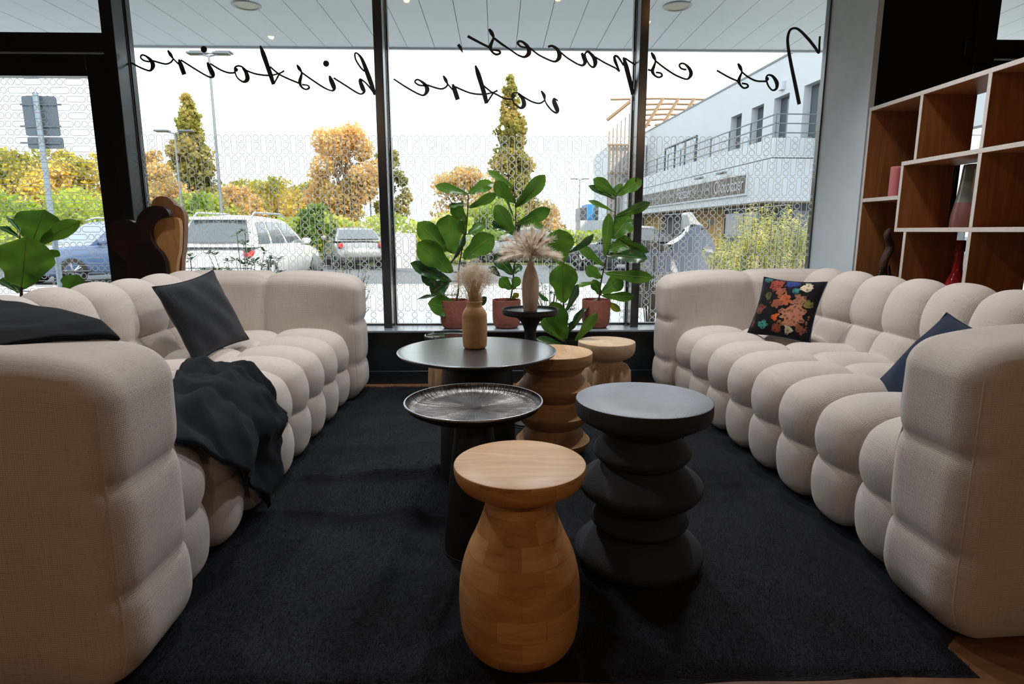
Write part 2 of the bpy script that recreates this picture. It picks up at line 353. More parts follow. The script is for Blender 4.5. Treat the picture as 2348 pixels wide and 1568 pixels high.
# ------------------------------------------------------------------ script lettering on the inside of the glass (seen from behind)
def ribbon(mb, pts, w0, prof, y):
    "pts: list of (x, z, width) smoothed; flat strip on the glass"
    P = smoothpath(pts, 6); L = []; R = []
    for k, (x, z, wd) in enumerate(P):
        a = P[max(k - 1, 0)]; b = P[min(k + 1, len(P) - 1)]
        dx, dz = b[0] - a[0], b[1] - a[1]; l = math.hypot(dx, dz) or 1
        nx, nz = -dz / l, dx / l; L.append((x + nx * wd / 2, y, z + nz * wd / 2)); R.append((x - nx * wd / 2, y, z - nz * wd / 2))
    n = len(mb.v); mb.v += L + R; k = len(L)
    for i in range(k - 1): mb.f.append((n + i, n + i + 1, n + k + i + 1, n + k + i)); mb.mi.append(0); mb.uv.append(None)
def lettering(label, word_letters, org, sc, y=GY - 0.0075, group='script words on the shop window', more=()):
    root = thing('window_lettering', label, 'lettering', (0, y, 0), group=group)
    done = []
    for li, (strokes, org, sc) in enumerate([(q, org, sc) for q in word_letters] + list(more)):
        mb = MB()
        for si, st in enumerate(strokes):
            yy = -0.00025 * (si + li % 3)
            if st[0] == 'dot':
                c = at_y(org[0] + st[1] * sc, org[1] + st[2] * sc, y); r = st[3] * sc * 0.0029
                mb.poly([(c.x + r * cos(2 * pi * k / 20), yy, c.z + r * sin(2 * pi * k / 20)) for k in range(20)]); continue
            pts = []
            for q in st:
                c = at_y(org[0] + q[0] * sc, org[1] + q[1] * sc, y); pts.append((c.x, c.z, q[2] * sc * 0.0033))
            ribbon(mb, pts, 1, None, yy)
        mb.build('letter', M['vinyl'], root)
    return root
T, K, Mi = 13, 34, 18                          # thin, thick and middling strokes, in zoomed pixels
histoire = [
 [[(2268, 548, 22), (2235, 450, K), (2195, 340, K), (2150, 225, 24), (2108, 170, 12), (2085, 172, T), (2092, 225, T), (2135, 295, T), (2172, 333, T)],
  [(2258, 530, T), (2205, 462, T), (2168, 425, 12), (2135, 408, 20), (2135, 430, 28), (2155, 485, K), (2168, 515, 24), (2148, 538, 12), (2105, 528, T), (2000, 462, T), (1890, 392, T)]],
 [[(1852, 372, 14), (1868, 415, K), (1892, 475, K), (1890, 502, 20), (1866, 508, 11), (1800, 480, T), (1690, 408, T), (1602, 345, T)], ['dot', 1822, 262, 26]],
 [[(1555, 272, 10), (1575, 305, 26), (1598, 342, 14), (1592, 385, 22), (1582, 430, 26), (1598, 475, 16), (1636, 497, 12), (1666, 484, 16), (1655, 462, 11), (1602, 453, T)],
  [(1572, 440, T), (1480, 402, T), (1392, 358, T), (1310, 290, T)]],
 [[(1220, 98, 10), (1245, 165, K), (1285, 280, K), (1318, 375, K), (1342, 452, 26)], [(1440, 328, 14), (1392, 352, 11), (1300, 370, T), (1180, 356, T), (1092, 324, T)], [(1392, 362, T), (1345, 448, 12)]],
 [[(1092, 324, T), (1052, 290, T), (1012, 284, T), (988, 310, 14), (1008, 385, 11), (1066, 428, 16), (1104, 402, K), (1090, 340, 28), (1058, 300, 14)], ['dot', 1002, 318, 16],
  [(990, 345, T), (935, 346, T), (860, 320, T), (765, 262, T)]],
 [[(738, 250, 14), (760, 300, K), (788, 358, K), (784, 384, 18), (745, 380, T), (640, 320, T), (495, 228, T)], ['dot', 707, 132, 27]],
 [[(478, 222, 14), (495, 272, K), (528, 362, 34)], [(376, 140, 12), (402, 180, 26), (428, 218, 12), (478, 268, T)], [(428, 220, T), (402, 252, T), (350, 265, T), (242, 236, T)]],
 [[(242, 236, T), (205, 243, T), (160, 234, T), (130, 208, T), (140, 184, T), (175, 192, 14), (222, 232, 26), (242, 280, K), (218, 325, 16), (170, 316, T), (100, 285, T), (34, 248, T)]],
]
lettering('mirrored black script word histoire on the pane beside the door', histoire, (290, 80), 0.25128)
votre = [
 [[(1562, 748, 12), (1528, 728, 14), (1530, 762, K), (1556, 830, K), (1545, 854, 18), (1510, 835, T), (1470, 790, T), (1446, 745, 11), (1438, 700, 26), (1412, 658, 12)], [(1446, 742, T), (1400, 770, T), (1330, 756, T), (1242, 706, T)]],
 [[(1242, 706, T), (1202, 678, 11), (1166, 678, 11), (1150, 710, 14), (1170, 770, 12), (1225, 812, 18), (1258, 785, K), (1245, 728, 28), (1205, 684, 14)], ['dot', 1163, 706, 17], [(1148, 735, T), (1080, 726, T), (1010, 690, T), (962, 668, T)]],
 [[(822, 430, 12), (845, 500, K), (880, 612, K), (908, 710, K), (922, 772, 28)], [(1022, 655, 14), (970, 676, 11), (880, 690, T), (770, 676, T), (640, 622, T)], [(890, 608, T), (962, 668, T)], [(986, 672, T), (925, 768, 12)]],
 [[(618, 598, 14), (635, 648, K), (664, 738, 34)], [(534, 522, 12), (555, 560, 26), (576, 600, 12), (622, 652, T)], [(576, 600, T), (550, 630, T), (500, 640, T), (388, 606, T)]],
 [[(388, 606, T), (355, 612, T), (312, 605, T), (280, 580, T), (295, 558, T), (325, 566, 14), (372, 605, 26), (390, 650, K), (362, 696, 16), (310, 686, T), (200, 625, T), (88, 552, 11)]],
]
lettering('mirrored black script word votre before the pointed conifer', votre, (880, 40), 0.25554)
espaces = [
 [[(666, 243, 22), (686, 270, 22), (708, 316, 6)]],
 [[(944, 104, 17), (968, 140, 30), (984, 180, 17), (970, 222, 22), (956, 268, 26), (976, 312, 16), (1010, 332, 17), (1044, 320, 16), (1030, 298, 17), (976, 292, T)], [(950, 270, 17), (880, 236, 17), (752, 168, 20)], [(986, 184, 17), (1060, 240, 17), (1120, 280, T), (1200, 336, T)]],
 [[(1200, 336, T), (1260, 355, 17), (1302, 320, K), (1290, 262, 26), (1245, 220, 17), (1212, 215, 17), (1204, 236, 17), (1232, 262, T), (1282, 270, T)], [(1308, 272, T), (1390, 336, T), (1482, 382, T)]],
 [[(1482, 382, T), (1540, 395, 17), (1576, 352, K), (1560, 292, 26), (1512, 256, 17), (1474, 264, 17)], [(1574, 302, T), (1650, 365, T), (1740, 420, T)]],
 [[(1740, 420, T), (1784, 430, 17), (1806, 400, 28), (1792, 355, 28), (1776, 318, 18)], [(1804, 330, T), (1830, 306, 17), (1876, 348, 26), (1898, 400, K), (1884, 445, 18), (1850, 430, T), (1815, 372, T), (1804, 320, T)], [(1890, 352, T), (1980, 405, T), (2082, 456, T)]],
 [[(2082, 456, T), (2118, 484, 17)], [(2066, 345, 16), (2078, 398, 24), (2114, 480, 10)], [(2066, 345, 16), (2102, 356, 17), (2152, 432, T)], [(2150, 358, 16), (2172, 432, K), (2200, 540, K), (2236, 690, 30)], [(2164, 366, T), (2230, 410, T), (2270, 426, T), (2300, 412, T)]],
]
es = [
 [[(260, 392, 17), (288, 440, 34), (308, 490, 18), (292, 545, 26), (274, 602, 32), (300, 650, 20), (345, 672, 17), (380, 655, 20), (368, 626, 17), (312, 616, 17)], [(222, 585, 17), (268, 598, 17)], [(312, 490, 17), (400, 560, 17), (520, 640, 17), (622, 686, 17)]],
 [[(622, 686, 17), (670, 690, 18), (706, 640, 36), (692, 582, 32), (642, 526, 18), (596, 516, 17), (576, 540, 17), (602, 575, 17), (656, 586, 17)]],
]
lettering('mirrored black script word espaces with a comma, running behind the right mullion', espaces, (880, 40), 0.25554, more=[(q, (1440, 40), 0.20443) for q in es])
nos = [
 [[(1232, 516, 17), (1258, 560, 34), (1276, 610, 18), (1258, 660, 26), (1242, 712, 32), (1262, 760, 20), (1300, 792, 17), (1344, 778, 20), (1334, 750, 17), (1276, 738, 17)], [(1232, 714, 17), (1130, 670, 17), (996, 594, 17)], [(1282, 616, 17), (1350, 670, 17), (1440, 712, 17), (1548, 716, 17)]],
 [[(1548, 700, 17), (1552, 668, 17), (1574, 646, 17), (1622, 660, 24), (1668, 730, 38), (1664, 796, 26), (1620, 816, 16), (1576, 770, 17), (1550, 702, 17)], ['dot', 1560, 690, 21]],
 [[(1920, 974, 36), (1880, 775, 36), (1818, 470, 32), (1790, 262, 28), (1812, 152, 24), (1862, 121, 20), (1922, 142, 24), (2020, 240, 28), (2098, 338, 28), (2140, 395, 24), (2146, 300, 20), (2152, 210, 20)]],
]
lettering('mirrored black script word Nos with a tall looped initial by the wall return', nos, (1440, 40), 0.20443)

# ------------------------------------------------------------------ canopy outside
M['soffit'] = mat('white_soffit_panels', (0.50, 0.545, 0.59), 0.45, var=0.02, scale=2.0)
sof = struct(empty('canopy_soffit', (0, 5.1, 2.67)), 'white boarded underside of the canopy outside the window')
pm = MB().box(-0.1252, 0.1252, -0.96, 1.07, 0.0, 0.02).mesh('panel'); pm.materials.append(M['soffit'])
for k in range(-17, 21):
    o = bpy.data.objects.new('panel', pm); link(o, sof); o.location = (k * 0.255 + 0.06, 0, random.uniform(0, 0.002))
struct(MB().box(-4.7, 5.3, 4.14, 6.17, 2.695, 3.3).build('canopy_roof', M['white']))
struct(MB().box(-4.7, 5.3, 6.172, 6.2, 2.655, 3.3).build('canopy_fascia', M['white']))
for (px, py), lab in (((565, 12), 'round recessed downlight in the soffit above the wide left pane'), ((1553, 14), 'round recessed downlight in the soffit above the right pane')):
    c = at_z(px, py, 2.67); t = thing('recessed_downlight', lab, 'downlight', (c.x, c.y, 2.67), group='downlights in the canopy soffit')
    MB().lathe([(0.085, -0.001), (0.088, -0.008), (0.104, -0.008), (0.108, -0.001)], 36).build('trim_ring', mat('lamp_ring', (0.33, 0.33, 0.31), 0.4), t, smooth=True)
    MB().lathe([(0.0, -0.004), (0.05, -0.004), (0.086, -0.002)], 36).build('lens', mat('lamp_lens', (0.36, 0.33, 0.24), 0.4), t, smooth=True)

# ------------------------------------------------------------------ ground outside
GZ = -0.3
struct(MB().box(-90, 110, 4.13, 160, GZ - 0.2, GZ - 0.03).build('road', mat('asphalt', (0.12, 0.13, 0.145), 0.85, var=0.12, scale=0.6, bump=0.3, bscale=40)), 'grey asphalt car park beyond the pavement')
struct(MB().box(-30, 40, 4.13, 14.6, GZ - 0.1, GZ).build('pavement', mat('pale_concrete', (0.55, 0.55, 0.54), 0.8, var=0.06, scale=1.2, bump=0.2, bscale=30)), 'pale concrete pavement outside the window')
struct(MB().box(-30, 40, 14.6, 14.78, GZ - 0.1, GZ + 0.02).build('kerb', mat('kerb_stone', (0.36, 0.36, 0.35), 0.8, var=0.08)))
struct(MB().box(-70, 4, 24, 70, GZ - 0.1, GZ + 0.02).build('lawn', mat('grass_ground', (0.08, 0.10, 0.025), 0.95, var=0.3, scale=0.4)))

# ================================================================== rug
def rug_h(x, y):
    h = 0.0
    # long folds running across the rug and sewn patch seams
    for (x0, y0, x1, y1, a, wd) in ((-0.75, 2.28, -0.2, 2.34, 0.020, 0.030), (-0.72, 1.98, -0.12, 1.90, 0.016, 0.022), (-0.70, 2.62, -0.1, 2.66, 0.016, 0.05), (-0.3, 1.95, -0.36, 1.35, 0.014, 0.05),
                                    (-0.62, 1.72, -0.3, 1.95, 0.010, 0.05), (-0.1, 2.75, -0.24, 2.35, 0.010, 0.02), (0.55, 2.16, 0.95, 2.20, 0.012, 0.03), (0.6, 2.34, 0.92, 2.3, 0.010, 0.02),
                                    (0.5, 2.5, 0.9, 2.52, 0.010, 0.025), (-0.6, 3.05, -0.2, 3.0, 0.010, 0.06), (0.42, 1.22, 0.30, 1.48, 0.010, 0.02), (-0.17, 1.2, -0.12, 1.6, 0.007, 0.012)):
        dx, dy = x1 - x0, y1 - y0; l2 = dx * dx + dy * dy; t = ((x - x0) * dx + (y - y0) * dy) / l2; tc = min(max(t, 0), 1)
        cx, cy_ = x0 + dx * tc, y0 + dy * tc; wob = 0.02 * noise.noise((x * 5, y * 5, a * 300)); d = math.hypot(x - cx + wob, y - cy_ + wob)
        h += 1.5 * a * math.exp(-(d / wd) ** 2) * (1 if 0 < t < 1 else 0.8)
    h += 0.004 * noise.noise((x * 6, y * 9, 1.5)) + 0.0022 * noise.noise((x * 22, y * 22, 4.5))
    return max(h, -0.004)
M['rug'] = None
def rug_material():
    m, nt, p = new_mat('black_hide_rug'); L = nt.links.new
    p.inputs['Roughness'].default_value = 0.6; p.inputs['Specular IOR Level'].default_value = 0.16
    p.inputs['Sheen Weight'].default_value = 0.06; p.inputs['Sheen Roughness'].default_value = 0.4; p.inputs['Sheen Tint'].default_value = (0.5, 0.62, 0.85, 1)
    tc = nd(nt, 'ShaderNodeTexCoord'); nz = nd(nt, 'ShaderNodeTexNoise', Scale=5.0, Detail=5.0); L(tc.outputs['Object'], nz.inputs[0])
    br = nd(nt, 'ShaderNodeTexBrick', Scale=1.0); br.inputs['Brick Width'].default_value = 0.62; br.inputs['Row Height'].default_value = 0.45; br.inputs['Mortar Size'].default_value = 0.002
    br.inputs['Color1'].default_value = (0.1, 0.1, 0.1, 1); br.inputs['Color2'].default_value = (0.7, 0.7, 0.7, 1); br.inputs['Mortar'].default_value = (0, 0, 0, 1); L(tc.outputs['Object'], br.inputs[0])
    mx = nd(nt, 'ShaderNodeMath', operation='MULTIPLY_ADD'); mx.inputs[1].default_value = 0.45; L(br.outputs['Color'], mx.inputs[0]); L(nz.outputs[0], mx.inputs[2])
    r = ramp(nt, mx.outputs[0], ((0.3, (0.0022, 0.0025, 0.0040)), (0.95, (0.0090, 0.0102, 0.0155)))); L(r.outputs[0], p.inputs['Base Color'])
    mp = nd(nt, 'ShaderNodeMapping'); mp.inputs['Scale'].default_value = (60, 240, 60); L(tc.outputs['Object'], mp.inputs[0])
    fur = nd(nt, 'ShaderNodeTexNoise', Scale=1.6, Detail=4.0, Distortion=0.8); L(mp.outputs[0], fur.inputs[0])
    bp = nd(nt, 'ShaderNodeBump', Strength=0.8, Distance=0.006); L(fur.outputs[0], bp.inputs['Height']); L(bp.outputs[0], p.inputs['Normal'])
    return m
M['rug'] = rug_material()
RX0, RX1, RY0, RY1 = -1.9, 1.062, 1.17, 3.755
NX, NY = 220, 240
def rp(i, j):
    x = RX0 + (RX1 - RX0) * i / (NX - 1); y = RY0 + (RY1 - RY0) * j / (NY - 1)
    e = min(x - RX0, RX1 - x, y - RY0, RY1 - y); k = min(1, max(0, e / 0.03))
    x += 0.0 if i < NX * 0.6 else (i / (NX - 1) - 0.6) / 0.4 * (0.16 * min(1, max(0, (y - 1.27) / 0.12)))
    if j == 0: y += 0.012 * noise.noise((x * 4, 0, 0))
    if j == NY - 1: y += 0.012 * noise.noise((x * 6, 3, 0))
    return (x, y, 0.001 + 0.010 * k + rug_h(x, y) * k)
rug = MB().grid(NX, NY, rp).build('rug', M['rug'], smooth=True)
rnd = random.Random(31); pile = MB()
for k in range(130000):
    x = rnd.uniform(-0.86, 1.05); y = 1.18 + 2.56 * rnd.random() ** 1.25
    px_, py_ = math.floor((x + 2) / 0.62), math.floor(y / 0.45); a = 1.2 + 0.5 * sin(px_ * 5.1 + py_ * 2.7) + rnd.gauss(0, 0.5)
    z = 0.010 + rug_h(x, y); l = rnd.uniform(0.010, 0.017); d = Vector((cos(a) * l * 0.85, sin(a) * l * 0.85, l * rnd.uniform(0.25, 0.6))); sx_, sy_ = -sin(a) * 0.0011, cos(a) * 0.0011
    pile.poly(((x - sx_, y - sy_, z), (x + sx_, y + sy_, z), (x + d.x, y + d.y, z + d.z)))
pile.build('pile', M['rug'], rug)['kind'] = 'stuff'
tag(rug, 'large black hide rug with folds and sewn patches under the sofas', 'rug')

# ================================================================== sofas
ZR = 0.012                                    # top of the rug
def profile(pts, n=14):
    P = smoothpath(pts, n); L = [0.0]
    for a, b in zip(P, P[1:]): L.append(L[-1] + math.hypot(b[0] - a[0], b[1] - a[1]))
    return P, L
def sweep_channel(mb, path, seams, l0, l1, seed, nu=30, inset=0.098, amp=0.048, sw=0.036, ns=None, flip=False):
    "one stuffed channel: the profile path swept over the width l0..l1, pulled in at its sides and at the sewn seams"
    P, L = path; rnd = random.Random(seed); N = len(P); fat = rnd.uniform(-0.004, 0.004)
    nrm = []
    for k in range(N):
        a = P[max(k - 1, 0)]; b = P[min(k + 1, N - 1)]; dx, dz = b[0] - a[0], b[1] - a[1]; l = math.hypot(dx, dz) or 1; nrm.append((-dz / l, dx / l))
    us = [0.5 - 0.5 * cos(pi * i / (nu - 1)) for i in range(nu)]; us = [0.6 * a + 0.4 * i / (nu - 1) for i, a in enumerate(us)]
    def pos(i, j):
        u = us[i]; c = abs(2 * u - 1)
        e = inset * (1 - (1 - c ** 2.3) ** (1 / 2.3)) if c < 1 else inset
        if c >= 1: e = inset + 0.02
        pin = 0
        for s_, a_ in seams: pin = max(pin, a_ * math.exp(-abs(L[j] - s_) / sw))
        pin *= amp * (0.8 + 0.45 * c)
        off = fat - e - pin + 0.0025 * noise.noise((u * 2 + seed * 3.1, L[j] * 7, seed))
        return (l0 + (l1 - l0) * u, P[j][0] + nrm[j][0] * off, P[j][1] + nrm[j][1] * off)
    return mb.grid(nu, N, pos, uvfn=lambda i, j: (us[i] * (l1 - l0) + seed * 0.37, L[j]), flip=flip)
def arm_mesh(l0, l1, seed):
    "stuffed arm block, rounded, with sewn seams"
    w0, w1, z0, z1 = -0.035, 0.99, 0.0, 0.735
    cx, cy_, cz = (l0 + l1) / 2, (w0 + w1) / 2, (z0 + z1) / 2; hx, hy, hz = (l1 - l0) / 2, (w1 - w0) / 2, (z1 - z0) / 2
    r = 0.075; mb = MB(); nx, ny, nz = 22, 74, 56
    def dist(n): return [(-1 + 2 * i / n) for i in range(n + 1)]
    def warp(t): return 0.75 * t + 0.25 * sin(t * pi / 2)
    X, Y, Z = ([warp(t) for t in dist(n)] for n in (nx, ny, nz))
    def place(a, b, c):
        p = Vector((a * hx, b * hy, c * hz))
        q = Vector((min(max(p.x, -hx + r), hx - r), min(max(p.y, -hy + r), hy - r), min(max(p.z, -hz + 0.03), hz - r)))
        d = p - q; d = d.normalized() if d.length > 1e-6 else Vector((0, 0, 1)); rr = r if p.z > -hz + 0.05 else r
        v = q + d * min(r, (p - q).length if p.z < q.z else r)
        # puff of the large faces
        puff = 0.018 * (1 - b * b) * (1 - abs(c) ** 3) if abs(a) > 0.999 else 0.0
        v = v + d * puff
        W = v.y + cy_; Zz = v.z + cz
        # sewn seams
        pin = 0.034 * math.exp(-abs(W - 0.47) / 0.026)
        if b < -0.2:
            k = min(1, max(0, (0.10 - W) / 0.10)) * max(0, -d.y) ** 0.6
            for zs, am in ((0.21, 0.016), (0.46, 0.018)): pin = max(pin, k * am * math.exp(-abs(Zz - zs - 0.05 * (W - 0.0)) / 0.024))
        v = v - d * pin
        # the top falls away towards the front, the foot tucks in
        top = max(0, (v.z + hz) / (2 * hz)); fr = math.exp(-max(W - w0, 0) / 0.13)
        v.z -= 0.055 * top ** 3 * fr
        tuck = max(0, 0.10 - (v.z + hz)) / 0.10
        v.y += 0.05 * tuck ** 2 * fr; v.x *= 1 - 0.08 * tuck ** 2
        v += d * 0.003 * noise.noise((v.x * 6 + seed, v.y * 6, v.z * 6))
        return (v.x + cx, v.y + cy_, v.z + cz)
    off = seed * 0.7
    mb.grid(nx + 1, ny + 1, lambda i, j: place(X[i], Y[j], 1), uvfn=lambda i, j: (Y[j] * hy + off, X[i] * hx))
    for sgn in (-1, 1):
        mb.grid(ny + 1, nz + 1, lambda i, j: place(sgn, Y[i], Z[j]), uvfn=lambda i, j: (Y[i] * hy + off, Z[j] * hz), flip=(sgn < 0))
        mb.grid(nx + 1, nz + 1, lambda i, j: place(X[i], sgn, Z[j]), uvfn=lambda i, j: (X[i] * hx + off, Z[j] * hz), flip=(sgn > 0))
    return mb, place
SEAT = profile([(0.085, 0.000), (0.050, 0.008), (0.022, 0.045), (0.008, 0.12), (0.004, 0.22), (0.010, 0.31), (0.045, 0.385), (0.12, 0.425), (0.24, 0.437), (0.40, 0.432), (0.56, 0.425), (0.72, 0.415)])
def s_at(path, test):
    return min(((test(*p), l) for p, l in zip(*path)))[1]
SEAT_SEAMS = [(s_at(SEAT, lambda a, b: abs(b - 0.205) + (9 if a > 0.2 else 0)), 0.55), (s_at(SEAT, lambda a, b: abs(a - 0.385) + (9 if b < 0.3 else 0)), 0.85)]
BACK = profile([(0.64, 0.33), (0.675, 0.43), (0.70, 0.54), (0.725, 0.64), (0.765, 0.715), (0.835, 0.752), (0.91, 0.735), (0.965, 0.665), (0.995, 0.54), (1.005, 0.36), (1.0, 0.16), (0.975, 0.0)])
BACK_SEAMS = [(s_at(BACK, lambda a, b: abs(b - 0.515) + (9 if a > 0.8 else 0)), 1.0), (s_at(BACK, lambda a, b: abs(b - 0.32) + (9 if a < 0.8 else 0)), 0.9)]
NCH = 8
def sofa(label, loc, rz, seed, SL, ARM):
    root = thing('sofa', label, 'sofa', loc, rz, 'pair of cream channel-tufted sofas')
    cw = (SL - 2 * ARM + 0.05) / NCH; st = ARM - 0.025
    for k in range(NCH):
        a, b = st + k * cw - 0.006, st + (k + 1) * cw + 0.006
        sweep_channel(MB(), SEAT, SEAT_SEAMS, a, b, seed + k, flip=True).build('seat_channel', M['sofa'], root, smooth=True)
        sweep_channel(MB(), BACK, BACK_SEAMS, a, b, seed + 20 + k, flip=True, inset=0.092, amp=0.034).build('back_channel', M['sofa'], root, smooth=True)
    for a, b, q in ((0, ARM, 1), (SL - ARM, SL, 2)):
        mb, place = arm_mesh(a, b, seed * 0.31 + q)
        arm = mb.build('arm', M['sofa'], root, smooth=True, weld=True)
        # sewn seam running up the front outer edge and over the top
        oa = -1 if q == 1 else 1
        for s2 in (oa, -oa):
            pts = []
            for t in range(0, 26): pts.append(Vector(place(s2 * 0.985, -0.985, -0.9 + 1.72 * t / 25)))
            MB().tube(pts, 0.0022, 5).build('seam', M['sofa'], arm)
    MB().box(0.06, SL - 0.06, 0.2, 0.95, 0.004, 0.30).build('base_frame', M['blackwall'], root)
    return root
# local axes: x along the length, y from the front edge to the back
LS = sofa('cream tufted sofa with charcoal cushion and dark throws, left of the tables', (-0.790, 1.145, ZR), radians(90.6), 3, 2.572, 0.315)
RS = sofa('cream tufted sofa with floral cushion, before the wooden bookcase', (0.992, 3.735, ZR), radians(-87.9), 57, 2.475, 0.285)

# ------------------------------------------------------------------ cushions
def cushion(name, label, m, c, normal, upv, size, puff=0.075, roll=0.0, cat='cushion', seed=1):
    n = Vector(normal).normalized(); u = Vector(upv); u = (u - n * u.dot(n)).normalized(); r = u.cross(n).normalized()
    q = Matrix.Rotation(roll, 3, n); u = q @ u; r = q @ r
    root = thing(name, label, cat, c); N = 26
    def side(sg):
        def f(i, j):
            a, b = -1 + 2 * i / N, -1 + 2 * j / N
            ea = (1 - abs(a) ** 2.4); eb = (1 - abs(b) ** 2.4); t = puff * (max(ea, 0) * max(eb, 0)) ** 0.55
            pin = 1 - 0.09 * (1 - abs(b) ** 2) * abs(a) ** 4; pinb = 1 - 0.09 * (1 - abs(a) ** 2) * abs(b) ** 4
            wr = 0.006 * noise.noise((a * 2.2 + seed, b * 2.2, sg * 3.0)) * (ea * eb) ** 0.3 + 0.004 * sin(9 * (a + 0.6 * b) + seed) * (ea * eb) ** 0.5
            return r * (a * pin * size / 2) + u * (b * pinb * size / 2) + n * (sg * (t + wr * (1 if t > 0.002 else 0)))
        return f
    for sg, nm in ((1, 'front_cover'), (-1, 'back_cover')):
        MB().grid(N + 1, N + 1, side(sg), uvfn=lambda i, j: (i / N * size, j / N * size), flip=(sg < 0)).build(nm, m[0] if sg > 0 else m[1], root, smooth=True)
    pts = []
    for k in range(4 * N + 1):
        e, t = divmod(k, N) if k < 4 * N else (3, N); t = -1 + 2 * t / N
        a, b = ((t, -1), (1, t), (-t, 1), (-1, -t))[e]
        pin = 1 - 0.09 * (1 - abs(b) ** 2) * abs(a) ** 4; pinb = 1 - 0.09 * (1 - abs(a) ** 2) * abs(b) ** 4
        pts.append(r * (a * pin * size / 2) + u * (b * pinb * size / 2))
    MB().tube(pts, 0.0035, 6).build('piping', m[1], root, smooth=True)
    return root
def floral_material():
    m, nt, p = new_mat('dark_floral_velvet'); L = nt.links.new
    p.inputs['Roughness'].default_value = 0.85; p.inputs['Specular IOR Level'].default_value = 0.15; p.inputs['Sheen Weight'].default_value = 0.08
    tc = nd(nt, 'ShaderNodeTexCoord')
    base = nd(nt, 'ShaderNodeRGB'); base.outputs[0].default_value = (0.004, 0.0035, 0.005, 1); cur = base.outputs[0]
    uv = tc.outputs['UV']
    ns = nd(nt, 'ShaderNodeTexNoise', Scale=34.0, Detail=4.0); L(uv, ns.inputs[0])
    for (u, v, r, col) in ((0.27, 0.15, 0.085, (0.42, 0.17, 0.10)), (0.20, 0.235, 0.045, (0.42, 0.11, 0.04)), (0.30, 0.33, 0.035, (0.62, 0.52, 0.36)), (0.12, 0.34, 0.05, (0.28, 0.05, 0.035)), (0.10, 0.06, 0.03, (0.05, 0.24, 0.20)),
                           (0.21, 0.36, 0.04, (0.03, 0.05, 0.22)), (0.25, 0.30, 0.02, (0.04, 0.20, 0.22)), (0.17, 0.12, 0.025, (0.55, 0.10, 0.02)), (0.26, 0.05, 0.03, (0.40, 0.38, 0.26)), (0.06, 0.16, 0.035, (0.16, 0.05, 0.03)),
                           (0.34, 0.22, 0.03, (0.18, 0.16, 0.05)), (0.045, 0.38, 0.03, (0.03, 0.14, 0.13)), (0.33, 0.07, 0.035, (0.20, 0.06, 0.035)), (0.155, 0.20, 0.035, (0.24, 0.07, 0.04)), (0.09, 0.25, 0.025, (0.10, 0.09, 0.03)), (0.155, 0.29, 0.03, (0.30, 0.10, 0.05)), (0.02, 0.07, 0.025, (0.12, 0.03, 0.02)), (0.285, 0.245, 0.035, (0.33, 0.14, 0.08)), (0.19, 0.05, 0.03, (0.26, 0.06, 0.03))):
        vm = nd(nt, 'ShaderNodeVectorMath', operation='DISTANCE'); vm.inputs[1].default_value = (u * 0.82, v * 0.82, 0); L(uv, vm.inputs[0])
        ma = nd(nt, 'ShaderNodeMath', operation='MULTIPLY_ADD'); ma.inputs[1].default_value = -1.1 * r; L(ns.outputs[0], ma.inputs[0]); ma.inputs[2].default_value = 0.0
        ad = nd(nt, 'ShaderNodeMath', operation='ADD'); L(vm.outputs[1], ad.inputs[0])
        vo = nd(nt, 'ShaderNodeTexVoronoi', Scale=55.0); L(uv, vo.inputs[0])
        m3 = nd(nt, 'ShaderNodeMath', operation='MULTIPLY'); m3.inputs[1].default_value = 0.9 * r; L(vo.outputs['Distance'], m3.inputs[0]); L(m3.outputs[0], ad.inputs[1])
        lt = nd(nt, 'ShaderNodeMath', operation='LESS_THAN'); lt.inputs[1].default_value = r * 1.25; L(ad.outputs[0], lt.inputs[0])
        sh = nd(nt, 'ShaderNodeMath', operation='MULTIPLY'); L(lt.outputs[0], sh.inputs[0]); L(vo.outputs['Distance'], sh.inputs[1])
        mu = nd(nt, 'ShaderNodeMath', operation='MULTIPLY', use_clamp=True); mu.inputs[1].default_value = 1.9; L(sh.outputs[0], mu.inputs[0])
        mx = nd(nt, 'ShaderNodeMix', data_type='RGBA'); L(mu.outputs[0], mx.inputs['Factor']); L(cur, mx.inputs['A']); mx.inputs['B'].default_value = (*col, 1)
        cur = mx.outputs['Result']
    L(cur, p.inputs['Base Color']); return m
M['floral'] = floral_material()
cushion('cushion', 'charcoal linen cushion leaning in the far corner of the left sofa', (M['cushion'], M['cushion']), at_y(468, 722, 2.80), (0.86, -0.30, 0.36), (0.0, 0.10, 1), 0.365, 0.058, radians(14))
cushion('cushion', 'dark floral velvet cushion in the far corner of the right sofa', (M['floral'], M['navy']), at_y(1802, 708, 3.05), (-0.66, -0.58, 0.40), (0, 0.1, 1), 0.32, 0.052, radians(-6), seed=4)
cushion('cushion', 'navy cushion half hidden behind the near arm of the right sofa', (M['navy'], M['navy']), at_y(2160, 850, 1.95), (-0.80, -0.10, 0.58), (0, 0, 1), 0.36, 0.06, radians(-12), seed=9)

